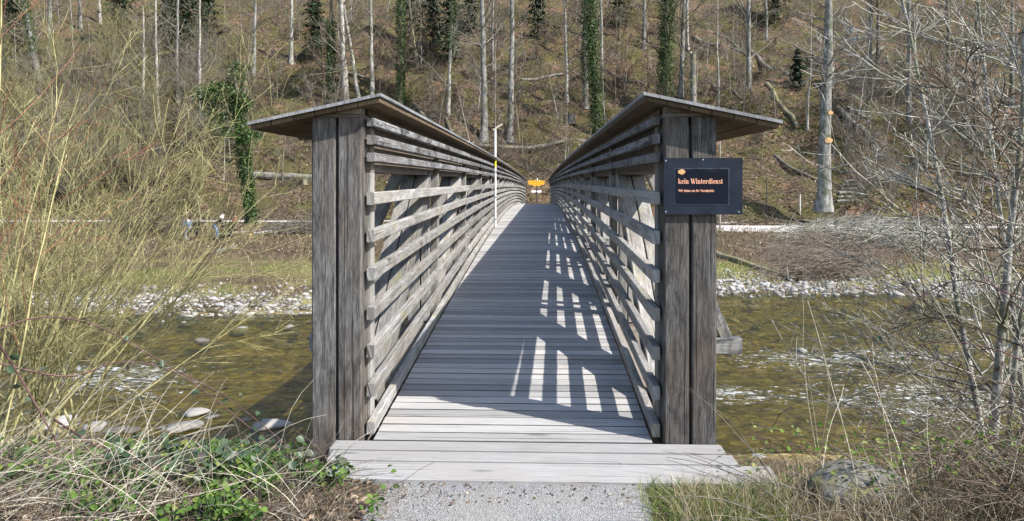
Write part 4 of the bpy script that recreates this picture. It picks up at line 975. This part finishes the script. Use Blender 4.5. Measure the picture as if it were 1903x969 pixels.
stone_field(260, 1300, 1500, -1.5, 6.5, 0.05, 0.22)
for _ in range(42):     # boulders standing in the shallows and riffles
    px = rng.choice([rng.uniform(1330, 1900), rng.uniform(250, 570)]); y_ = rng.uniform(23, 34); d = ray(px, 0); x_ = CAMX+d[0]/d[1]*y_
    if y_ < far_shore(x_)-0.5: cand.append((x_, y_, WATER-0.10, rng.uniform(0.13, 0.3)))
cand = [c for c in cand if abs(c[0]) > 1.0 or True]
vis = lambda c: c[3]/c[1]
cand.sort(key=vis, reverse=True)
for (x_, y_, z_, s_) in cand[:290]:
    o = link('stone', SM[int(rng.integers(9))], gb); o.location = (x_, y_-33, z_-WATER-s_*0.05); o.scale = (s_*rng.uniform(0.8, 1.3), s_*rng.uniform(0.8, 1.1), s_*rng.uniform(0.7, 1.1)); o.rotation_euler = (rng.normal(0, 0.2), rng.normal(0, 0.2), rng.uniform(0, 6.28))
low = stone_mesh(33, 1); lv = np.array([v.co[:] for v in low.vertices]); lf = np.array([p.vertices[:] for p in low.polygons])
def many_stones(name, items, mat, parent=None):
    VV, FF = [], []
    for k, (x_, y_, z_, s_) in enumerate(items):
        a = rng.uniform(0, 6.28); c_, s2 = math.cos(a), math.sin(a); q = lv*s_*rng.uniform(0.75, 1.25, 3)
        q = np.stack([q[:, 0]*c_-q[:, 1]*s2+x_, q[:, 0]*s2+q[:, 1]*c_+y_, q[:, 2]+z_], 1); VV.append(q); FF.append(lf+k*len(lv))
    return tag(link(name, mesh_np(name, np.concatenate(VV), np.concatenate(FF), True), parent, mat), kind='stuff')
small = [(x_, y_-33, z_-WATER+s_*0.1, s_) for (x_, y_, z_, s_) in cand[290:]]
for _ in range(4200):
    px = rng.choice([rng.uniform(60, 620), rng.uniform(1300, 1920), rng.uniform(620, 1300)], p=[0.35, 0.5, 0.15]); d = ray(px, 0); y_ = 33
    for _ in range(2): y_ = float(far_shore(CAMX+d[0]/d[1]*y_))
    y_ += rng.normal(1.6, 2.2); x_ = CAMX+d[0]/d[1]*y_; small.append((x_, y_-33, H(x_, y_)-WATER+0.01, rng.uniform(0.03, 0.085)))
many_stones('pebbles', small, M['stone'], gb)
# near shore stones (pale blocks at the water's edge)
for k, (px, py, s_) in enumerate([(112, 784, 0.34), (175, 792, 0.26), (215, 797, 0.22), (245, 797, 0.16), (365, 764, 0.26), (345, 790, 0.30), (500, 788, 0.30), (455, 778, 0.12), (300, 793, 0.10), (1410, 852, 0.22), (1395, 857, 0.13), (395, 772, 0.13)]):
    d = ray(px, py); tt = (WATER+0.06-EYE)/d[2]; o = link('shore_rock', SM[k % 9], None); o.location = (CAMX+d[0]*tt, d[1]*tt, WATER+0.03); o.scale = (s_*1.25, s_, s_*0.62); o.rotation_euler = (0, 0, rng.uniform(0, 6))
    tag(o, 'pale flat rock at the water edge below the near bank', 'rock', 'rocks along the near water edge')
P = fan(26000, 30, 48, 2, 1.0); ys = far_shore(P[:, 0]); g = vnoise(P[:, 0]*0.35, P[:, 1]*0.35, 41)+0.6*vnoise(P[:, 0]*1.3, P[:, 1]*1.3, 43)
P = P[(P[:, 1] > ys+3.5-1.5*g) & (g > 0.03) & (P[:, 1] < 44.0+1.5*g)]; n = len(P)
tag(blades('bank_grass', P, rng.uniform(0.08, 0.28, n), rng.uniform(0.02, 0.045, n), rng.normal(0, 0.09, (n, 2)), M['grass']), 'short fresh green grass on the low far bank', 'grass', kind='stuff')
P = fan(26000, 33, 59, 2, 1.0); ys = far_shore(P[:, 0]); P = P[(P[:, 1] > ys+2.5) & ((P[:, 1] > 44.5) | (rng.random(len(P)) < 0.35))]; n = len(P)
tag(blades('bank_weeds', P, rng.uniform(0.12, 0.55, n), rng.uniform(0.02, 0.05, n), rng.normal(0, 0.2, (n, 2)), M['weed']), 'dry brown weeds and stalks on the slope up to the far path', 'weeds', kind='stuff')
P = fan(9000, 47, 66, 2, 1.0); P = P[(P[:, 1] < 59) | (P[:, 1] > 63.0)]
tag(leaf_obj('bank_leaves', P+np.array([0, 0, 0.03]), rng.uniform(0.10, 0.2, len(P)), M['litter'], None, (0, -0.3, 1), 0.3, 0.7, 0.6), 'fallen brown leaves along the far path edge', 'leaf litter', kind='stuff')

# ------------------------------------------------------------------ people by the far path
M['jeans'] = plain('blue_jeans', (0.16, 0.24, 0.40), 0.85, 0.2); M['pale_jeans'] = plain('pale_jeans', (0.17, 0.24, 0.36), 0.85, 0.2)
M['black_cloth'] = plain('black_cloth', (0.018, 0.018, 0.022), 0.85, 0.2); M['grey_cloth'] = plain('grey_cloth', (0.20, 0.20, 0.21), 0.85, 0.2)
M['blue_cloth'] = plain('blue_cloth', (0.06, 0.13, 0.26), 0.8, 0.2); M['green_cloth'] = plain('green_cloth', (0.12, 0.45, 0.05), 0.8, 0.2); M['red_cloth'] = plain('red_cloth', (0.60, 0.05, 0.03), 0.8, 0.2)
M['skin'] = plain('skin', (0.55, 0.36, 0.26), 0.6, 0.3, 0.06); M['hair_dark'] = plain('dark_hair', (0.03, 0.022, 0.016), 0.7, 0.3); M['hair_white'] = plain('white_hair', (0.66, 0.62, 0.56), 0.7, 0.3); M['shoe'] = plain('shoe_leather', (0.05, 0.045, 0.04), 0.7, 0.3)
def skin_me(name, verts, edges, radii, mat, parent, sub=2):
    me = bpy.data.meshes.new(name); me.from_pydata([tuple(v) for v in verts], edges, [])
    o = link(name, me, parent, mat); m = o.modifiers.new('skin', 'SKIN'); m.use_smooth_shade = True
    for i, r in enumerate(radii): me.skin_vertices[0].data[i].radius = (r, r) if not isinstance(r, tuple) else r
    me.skin_vertices[0].data[0].use_root = True
    s_ = o.modifiers.new('sub', 'SUBSURF'); s_.levels = 1; s_.render_levels = sub; return o
def person(loc, rz, sc, lean, crouch, top, legs, hair, label, arm=0.9):
    """lean = forward bend of the trunk (rad), crouch = knee bend (0..1); faces local +y"""
    root = empty('person', loc, label, 'person', None); root.rotation_euler = (0, 0, rz); root.scale = (sc, sc, sc)
    kb = crouch*1.1; hipz = 0.07+0.42*math.cos(kb*0.55)+0.42*math.cos(kb); hipy = -0.42*math.sin(kb)+0.42*math.sin(kb*0.55)
    hip = Vector((0, hipy, hipz)); up = Vector((0, math.sin(lean), math.cos(lean))); fw = Vector((0, math.cos(lean), -math.sin(lean)))
    chest = hip+up*0.36; neck = hip+up*0.54; hd = neck+Vector((0, math.sin(lean*0.7), math.cos(lean*0.7)))*0.17
    V = [hip, hip+up*0.18, chest, neck, neck+(hd-neck)*0.45, hd, hd+(hd-neck)*0.45]; E = [(0, 1), (1, 2), (2, 3), (3, 4), (4, 5), (5, 6)]; R = [0.13, 0.12, (0.17, 0.11), 0.075, 0.055, 0.10, 0.075]
    tv = [hip+up*-0.04, hip+up*0.18, chest, neck]; te = [(0, 1), (1, 2), (2, 3)]; tr_ = [0.165, 0.155, (0.19, 0.14), 0.085]; jv = [hip+up*0.03]; je = []; jr = [0.165]
    for s_ in (-1, 1):
        sh = neck+Vector((0.17*s_, 0, 0))-up*0.06; el = sh+Vector((0.05*s_, 0, -0.26))+fw*0.10*arm; wr = el+Vector((-0.03*s_, 0.12*arm+0.03, -0.20)); b = len(V)
        V += [sh, el, wr, wr+Vector((0, 0.03, -0.07))]; E += [(2, b), (b, b+1), (b+1, b+2), (b+2, b+3)]; R += [0.06, 0.045, 0.033, 0.036]
        for f_ in range(5):    # fingers
            k = len(V); q = wr+Vector((0, 0.03, -0.07))+Vector(((f_-2)*0.014, 0.01, -0.035 if f_ else -0.01)); V += [q, q+Vector((0, 0.015, -0.035))]; E += [(b+3, k), (k, k+1)]; R += [0.009, 0.007]
        b2 = len(tv); tv += [sh, el, wr]; te += [(2, b2), (b2, b2+1), (b2+1, b2+2)]; tr_ += [0.08, 0.062, 0.05]
        hj = hip+Vector((0.10*s_, 0, -0.03)); kn = hj+Vector((0.02*s_, 0.42*math.sin(kb), -0.42*math.cos(kb))); an_ = Vector((0.11*s_, 0.0, 0.08)); ft = an_+Vector((0.02*s_, 0.14, -0.045)); b = len(V)
        V += [hj, kn, an_, ft]; E += [(0, b), (b, b+1), (b+1, b+2), (b+2, b+3)]; R += [0.085, 0.06, 0.042, 0.04]
        b2 = len(jv); jv += [hj, kn, an_+Vector((0, 0, 0.03))]; je += [(0, b2), (b2, b2+1), (b2+1, b2+2)]; jr += [0.105, 0.078, 0.066]
        skin_me('shoe', [an_+Vector((0, -0.05, -0.035)), an_+Vector((0, 0.03, -0.03)), ft], [(0, 1), (1, 2)], [0.045, 0.05, 0.042], M['shoe'], root)
    skin_me('body', V, E, R, M['skin'], root); skin_me('jacket', tv, te, tr_, M[top], root); skin_me('trousers', jv, je, jr, M[legs], root)
    bk = Vector((0, -0.03, 0.035)); skin_me('hair', [hd+bk, hd+bk+(hd-neck)*0.35, hd+Vector((0, -0.07, -0.03))], [(0, 1), (0, 2)], [0.115, 0.085, 0.09], M[hair], root)
    return root
def pp_(px, py): return hit(px, py, 40)
person(pp_(349, 449), 1.2, 1.05, 0.25, 0.35, 'blue_cloth', 'grey_cloth', 'hair_dark', 'person in blue jacket and grey trousers standing by the thicket edge')
person(pp_(364, 449), -1.0, 1.05, 0.45, 0.4, 'black_cloth', 'black_cloth', 'hair_dark', 'person all in black stooping beside the blue-jacketed one')
person(pp_(402, 446), -1.2, 1.1, 0.75, 0.35, 'black_cloth', 'pale_jeans', 'hair_white', 'pale-haired person in light jeans bending over near the logs')
pd = person(pp_(424, 444), -1.4, 1.08, 1.0, 0.75, 'black_cloth', 'black_cloth', 'red_cloth', 'crouching person in black with red cap and green patch')
skin_me('green_patch', [Vector((0.12, 0.12, 0.92)), Vector((0.10, 0.32, 0.88))], [(0, 1)], [0.10, 0.09], M['green_cloth'], pd)

# ------------------------------------------------------------------ near bank: willows and bare tree
def willow(name, base, stems, label, mat, twig, tw=(7, 4), rmin=0.0035, cat='shrub', lv=2, wob=0.045, lowf=0.33):
    """stems: (dx, dz, dy, length, radius) directions"""
    o = empty(name, base, label, cat); S = Tubes(); B = Tubes()
    for (dx, dy, dz, L, r) in stems:
        d = np.array([dx, dy, dz], float); d /= np.linalg.norm(d)
        P = walk(np.append(rng.normal(0, 0.22, 2), -0.15), d, L, 9, wob, (d[0]*0.25, 0, 0.10)); S.add(P, np.linspace(r, 0.008, 10))
        for _ in range(int(rng.poisson(tw[0]))):
            f = rng.uniform(lowf, 1)*8.99; i = int(f); q = P[i]+(P[i+1]-P[i])*(f-i); dl = P[i+1]-P[i]; dl /= np.linalg.norm(dl)
            grow(B, q, side_dir(dl, rng.uniform(0.3, 0.85), (0, 0, 0.7)), L*0.34*rng.uniform(0.5, 1.3), max(0.006, r*0.36*(1-f/12)), 0, lv, [tw[1], 2], 0.55, (0.3, 0.8), 0.06, (0.05, 0, 0.12), 0.15, 0.6, 6, 0.35, None, rmin)
    S.build('stems', M[mat], o, 6); tag(B.build('twigs', M[twig], o, 3), kind='stuff'); return o
def wb(px, Y, dz=0.0):
    d = ray(px, 0); x = CAMX+d[0]/d[1]*Y; return (x, Y, H(x, Y)+dz)
def st_fan(n, cx, sx, L, r, dy=0.0, up=1.0): return [(rng.normal(cx, sx), rng.normal(dy, 0.25), up*rng.uniform(0.8, 1.1), L*rng.uniform(0.65, 1.1), r*rng.uniform(0.5, 1.2)) for _ in range(n)]
willow('willow_shrub', wb(70, 12.6), st_fan(20, 0.20, 0.40, 5.8, 0.025), 'big yellow-green willow shrub leaning over the water', 'willow', 'willow')
willow('willow_shrub', wb(-40, 11.2), st_fan(20, 0.25, 0.42, 5.6, 0.025), 'yellow-stemmed willow behind the straw heap on the near bank', 'willow', 'willow')
willow('willow_shrub', wb(150, 13.2), st_fan(8, -0.08, 0.30, 4.6, 0.024), 'smaller willow with olive shoots standing closest to the bridge', 'willow', 'twig_olive')
willow('willow_shrub', wb(30, 15.0), st_fan(12, 0.10, 0.30, 6.0, 0.024), 'slim willow growing at the water line behind the big one', 'willow', 'twig_olive')
willow('red_willow', wb(-60, 8.5), st_fan(6, 0.05, 0.14, 6.6, 0.020, 0, 1.2), 'red-tipped upright willow shoots on the near bank', 'willow', 'willow_red', (5, 2))
def bare_tree(name, base, trunk_to, r, label, mat, nb, L, bias, lv=2, tw=(5, 3), low=0.12, rmin=0.0048):
    o = empty(name, base, label, 'tree'); S = Tubes(); B = Tubes(); b = np.array(base)
    for k, (tp, rr) in enumerate(trunk_to):
        d = np.array(tp)-b; Ln = np.linalg.norm(d); P = walk((0.06*k, 0.05*k, -0.2), d/Ln, Ln, 10, 0.03); S.add(P, np.linspace(r*rr, r*rr*0.28, 11))
        for _ in range(nb):
            f = rng.uniform(low, 1)*9.99; i = int(f); q = P[i]+(P[i+1]-P[i])*(f-i)
            d2 = side_dir(np.array([0, 0, 1.]), rng.uniform(0.65, 1.5), bias); LL = L*rng.uniform(0.45, 1.2)*(1.2-0.06*f)
            grow(B, q, d2, LL, max(0.009, r*rr*0.34*(1-f/14)), 0, lv, list(tw), 0.5, (0.35, 0.9), 0.085, (0, 0, 0.12), 0.15, 0.6, 7, 0.35, None, rmin)
    S.build('trunk', M[mat], o, 8); B.build('crown', M[mat], o, 3); return o
bs = wb(1842, 7.6)
bare_tree('riverside_tree', bs, [(at(1805, 20, 7.5), 1.0), (at(1700, -80, 8.2), 0.7), (at(1905, 40, 7.2), 0.6)], 0.055, 'lichen-covered bare tree with sideways limbs on the near bank right of the bridge', 'lichen', 22, 1.9, (-0.7, 0, 0), 2, (5, 3))
bare_tree('hazel_shrub', wb(1930, 9.5), [(at(1760, -60, 9.6), 0.9), (at(1900, -60, 9.5), 0.8), (at(1990, 0, 9.0), 0.7)], 0.045, 'grey hazel shrub reaching out behind the riverside tree', 'lichen', 18, 2.3, (-0.8, 0, 0.1), 2, (5, 3))
bare_tree('hazel_shrub', wb(1990, 7.0), [(at(1880, -60, 6.8), 0.9), (at(1960, -60, 6.5), 0.8)], 0.04, 'brown hazel shrub with drooping shoots beside the bramble tangle', 'twig_brown', 13, 1.5, (-0.9, 0, 0), 2, (4, 3))
# a few small buds / first leaves
P = []
for _ in range(260): P.append(at(rng.uniform(1560, 1900), rng.uniform(240, 480), rng.uniform(7.0, 9.0)))
# ------------------------------------------------------------------ near bank: brambles, straw, leaves, grass, pebbles, boulder
def canes(name, lst, label, r=0.0045, leafn=10):
    P0 = at(*lst[0][0]); g = H(P0[0], P0[1]); o = empty(name, (P0[0], P0[1], g), label, 'bramble'); b = np.array(o.location)
    lf = []
    for c in lst:
        Q = np.array([at(*q) for q in c]); n = 22; s = np.linspace(0, len(Q)-1, n); out = []
        for v in s:       # Catmull-Rom through control points
            i = min(int(v), len(Q)-2); f = v-i; p0, p1, p2, p3 = Q[max(i-1, 0)], Q[i], Q[i+1], Q[min(i+2, len(Q)-1)]
            out.append(0.5*((2*p1)+(-p0+p2)*f+(2*p0-5*p1+4*p2-p3)*f*f+(-p0+3*p1-3*p2+p3)*f**3))
        out = np.array(out)-b; Tt = Tubes(); Tt.add(out, np.linspace(r, r*0.5, n)); Tt.build('cane', M['cane'], o, 5)
        for _ in range(leafn):
            k = rng.integers(4, n); lf.append(out[k]+rng.normal(0, 0.03, 3)+np.array([0, 0, 0.01]))
    if lf: tag(leaf_obj('bramble_leaves', np.array(lf), rng.uniform(0.035, 0.075, len(lf)), M['bramble_leaf'], o, (0, 0, 0.7), 0.3, 0.6), kind='stuff')
    return o
canes('bramble', [[(-60, 640, 4.6), (60, 592, 5.0), (180, 606, 5.2), (330, 690, 5.3), (430, 745, 5.2), (560, 850, 4.9)], [(-60, 660, 4.4), (120, 700, 4.7), (230, 672, 4.9), (340, 700, 5.0), (470, 800, 4.9)]], 'bramble with two long purple canes arching over the water view', 0.006)
canes('bramble', [[(-30, 600, 4.0), (30, 690, 4.2), (110, 830, 4.3), (180, 960, 4.2)], [(-20, 930, 3.9), (60, 900, 4.0), (110, 960, 3.9)], [(100, 780, 4.2), (180, 830, 4.5), (300, 900, 4.6), (380, 980, 4.4)]], 'bramble with drooping dark canes and large leaves over the straw', 0.007)
canes('bramble', [[(380, 940, 4.2), (480, 880, 4.4), (580, 890, 4.4), (680, 960, 4.2)], [(300, 900, 4.6), (420, 840, 4.8), (520, 850, 4.7), (600, 910, 4.5)]], 'bramble with thin canes creeping through the fresh green leaves', 0.005)
canes('bramble', [[(1903, 560, 6.0), (1800, 520, 6.3), (1700, 560, 6.5), (1600, 680, 6.4)], [(1950, 700, 5.6), (1850, 650, 5.8), (1720, 640, 6.0), (1640, 720, 6.0), (1610, 830, 5.9)], [(1960, 620, 5.0), (1880, 560, 5.2), (1790, 480, 5.6), (1740, 430, 5.8)]], 'bramble with long red-brown canes hanging from the riverside tree', 0.006, 2)
def near_pts(n, px0, px1, py0, py1, y0=3.6, y1=9.0):
    px = rng.uniform(px0, px1, n*3); py = rng.uniform(py0, py1, n*3); a = (px-951.5)/FPX
    dx, dy, dz = (-sY+cY*a)/(cY+sY*a), 1.0, (350-py)/FPX/(cY+sY*a)
    ys = np.arange(y0, y1, 0.08)[None, :]; X = CAMX+dx[:, None]*ys; Z = EYE+dz[:, None]*ys; h_ = hgt(X, ys+0*X); ok = Z <= h_
    k = np.argmax(ok, 1); i = np.arange(len(k)); g = ok[i, k]; i, k = i[g][:n], k[g][:n]
    yy = ys[0, k]+rng.uniform(-0.04, 0.04, len(k)); xx = CAMX+dx[i]*yy
    return np.stack([xx, yy, hgt(xx, yy)], 1)
def stem_stuff(name, P, L, r, lean, mat, label, cat, wob=0.05, sd_=0.35, n=6, trop=-0.35):
    Tt = Tubes()
    for p in P:
        d = np.array([rng.normal(lean[0], sd_), rng.normal(lean[1], sd_), lean[2]*rng.uniform(0.5, 1.2)]); d /= np.linalg.norm(d); LL = L*rng.uniform(0.4, 1.2)
        Tt.add(walk(p, d, LL, n, wob, (d[0]*0.4, d[1]*0.4, trop)), np.linspace(r*rng.uniform(0.6, 1.3), r*0.4, n+1))
    return tag(Tt.build(name, M[mat], None, 3), label, cat, kind='stuff')
P = near_pts(190, -200, 260, 800, 1010, 3.2)
stem_stuff('straw_stalks', P, 0.7, 0.0024, (0.6, 0.1, 0.6), 'straw', 'pale dry straw stalks flattened over the left near bank', 'straw', 0.11, 0.5, 8)
P = near_pts(1500, -150, 700, 800, 1010, 3.2); P = P[P[:, 0] < -0.7]
tag(leaf_obj('near_litter', P+np.array([0, 0, 0.025]), rng.uniform(0.02, 0.06, len(P)), M['litter'], None, (0, -0.2, 1.0), 0.35, 0.55, 0.5), 'brown dead leaves lying between stalks on the left bank', 'leaf litter', kind='stuff')
P = near_pts(700, -150, 660, 800, 1010, 3.2); P = P[P[:, 0] < -0.8]
stem_stuff('fine_stems', P+np.array([0, 0, 0.02]), 0.35, 0.0016, (0.1, 0.0, 0.5), 'twig_grey', 'fine grey and brown stems matted over the left bank', 'stems', 0.16, 0.8, 7, -0.5)
P = near_pts(130, -250, 600, 790, 1000, 3.4)
stem_stuff('dead_stalks', P, 0.6, 0.0026, (0.2, 0.0, 0.9), 'straw', 'upright dead stalks among the brambles on the left bank', 'stalks', 0.07, 0.5)
P = near_pts(420, -100, 660, 800, 990, 3.4)
stem_stuff('fallen_stems', P+np.array([0, 0, 0.03]), 0.45, 0.0028, (0.1, 0.0, 0.25), 'twig_brown', 'brown dead stems tangled on the left near bank', 'stems', 0.09, 0.7)
P = near_pts(2600, -100, 640, 800, 1000, 3.4); P = P[(P[:, 0] < -1.35) | (P[:, 1] < 4.2)]; n = len(P)
tag(blades('dry_bank_grass', P, rng.uniform(0.03, 0.13, n), rng.uniform(0.003, 0.006, n), rng.normal(0.03, 0.06, (n, 2)), M['drygrass']), 'dry straw-coloured grass matting the left near bank', 'dry grass', kind='stuff')
def leafpatch(name, n, px0, px1, py0, py1, size, label, hmax=0.10, mat='green_leaf', y1=9.0):
    P = near_pts(n, px0, px1, py0, py1, 3.3, y1); k = vnoise(P[:, 0]*4, P[:, 1]*4, 101); P = P[k > -0.12]; P = P[P[:, 0] < -0.60-0.6*rng.random(len(P))**2] if px1 < 1000 else P; P = P[(np.abs(P[:, 0]) > 1.30) | (P[:, 1] < 4.24)]
    P[:, 2] += rng.uniform(0.01, hmax, len(P))
    return tag(leaf_obj(name, P, rng.uniform(0.6, 1.3, len(P))*size, M[mat], None, (0, -0.35, 0.9), 0.35, 0.85, 0.55), label, 'ground cover', kind='stuff')
leafpatch('spring_leaves', 5200, 380, 740, 835, 1000, 0.032, 'fresh green leaves beside the gravel at the bridge entrance', 0.15)
leafpatch('spring_leaves', 2200, -40, 500, 850, 1000, 0.034, 'scattered green leaves under the straw and brambles', 0.12)
leafpatch('bramble_foliage', 600, 200, 640, 800, 930, 0.05, 'dark green bramble foliage along the left bank edge', 0.2, 'bramble_leaf')
leafpatch('bank_herbs', 900, 200, 420, 800, 870, 0.05, 'small green herbs near the water edge rocks', 0.12, 'green_leaf', 14.0)
P = near_pts(4200, 1170, 1470, 876, 1000, 3.4); P = P[(P[:, 1] < 4.28) & (P[:, 0] > 0.68+0.45*rng.random(len(P))**2)]; n = len(P)
tag(blades('verge_grass', P, rng.uniform(0.03, 0.12, n), rng.uniform(0.003, 0.006, n), rng.normal(0, 0.05, (n, 2)), M['grass']), 'tuft of mixed green grass beside the gravel right of the entrance', 'grass', kind='stuff')
P = near_pts(4200, 1250, 1950, 880, 1000, 3.4); P = P[(P[:, 0] > 1.35) | (P[:, 1] < 4.2)]; n = len(P)
tag(blades('dry_verge_grass', P, rng.uniform(0.05, 0.2, n), rng.uniform(0.003, 0.006, n), rng.normal(0, 0.09, (n, 2)), M['drygrass']), 'dry pale grass matting around the boulder', 'dry grass', kind='stuff')
P = near_pts(520, 1480, 2050, 830, 1010, 3.6); P = P[(P[:, 0] > 2.0) | (P[:, 1] > 4.7)]; P = P[(P[:, 0] > 2.3) | (P[:, 0] < 1.5) | (P[:, 1] > 4.5)]
stem_stuff('bramble_tangle', P, 0.95, 0.0032, (-0.25, 0.0, 0.8), 'twig_brown', 'brown tangle of dead bramble stems on the right near bank', 'brambles', 0.10, 0.6, 7, -0.9)
P = near_pts(300, 1440, 2050, 840, 1010, 3.6); P = P[(P[:, 0] > 2.45) | (P[:, 0] < 1.5) | (P[:, 1] > 4.8) | (rng.random(len(P)) < 0.15)]
stem_stuff('grey_stems', P, 0.75, 0.0034, (-0.35, 0.0, 0.7), 'twig_grey', 'grey dead stems crossing above the boulder', 'stems', 0.07, 0.5, 7, -0.6)
P = near_pts(26, 1520, 2000, 860, 1000, 3.6)
stem_stuff('tall_stalks', P, 1.1, 0.003, (0.05, 0.0, 1.0), 'straw', 'tall pale stalks rising from the right near bank', 'stalks', 0.06, 0.4, 7, -0.2)
leafpatch('young_shoots', 420, 1380, 1900, 780, 960, 0.028, 'tiny yellow-green shoots in the right bank tangle', 0.35, 'grass')
bp = at(1600, 925, 4.35); bme = stone_mesh(77, 4); bme.materials.clear(); bo = link('boulder', bme, None, M['boulder'])
bx_ = at(1612, 930, 4.15); bo.location = (bx_[0], 4.15, H(bx_[0], 4.15)+0.0); bo.scale = (0.33, 0.26, 0.24); bo.rotation_euler = (0.05, 0.1, 0.25); tag(bo, 'rounded grey lichen-spotted boulder in the dead stems', 'boulder')
P = np.concatenate([scatter(1100, -0.75, 0.95, 3.0, 4.3), scatter(500, -1.1, 1.3, 3.4, 4.3)]); P[:, 2] += 0.008
lv = np.array([v.co[:] for v in low.vertices])
pb = many_stones('path_pebbles', [(p[0], p[1], p[2]+0.004, rng.uniform(0.002, 0.007)) for p in P], M['stone']); tag(pb, 'loose grey pebbles on the gravel at the bridge entrance', 'pebbles')
P = near_pts(1500, 690, 800, 885, 985, 3.4); P = P[(P[:, 1] < 4.25) & (P[:, 0] < -0.45-0.3*rng.random(len(P)))]; n = len(P)
tag(blades('edge_grass', P, rng.uniform(0.012, 0.05, n), rng.uniform(0.002, 0.005, n), rng.normal(0, 0.02, (n, 2)), M['weed']), 'thin short growth along the left gravel edge', 'grass', kind='stuff')
P = scatter(220, -1.0, 1.3, 3.95, 4.29); tag(leaf_obj('stray_leaves', P+np.array([0, 0, 0.02]), rng.uniform(0.012, 0.03, len(P)), M['litter'], None, (0, 0, 1), 0.3, 0.5, 0.4), 'small brown leaf bits along the threshold board', 'leaf litter', kind='stuff')
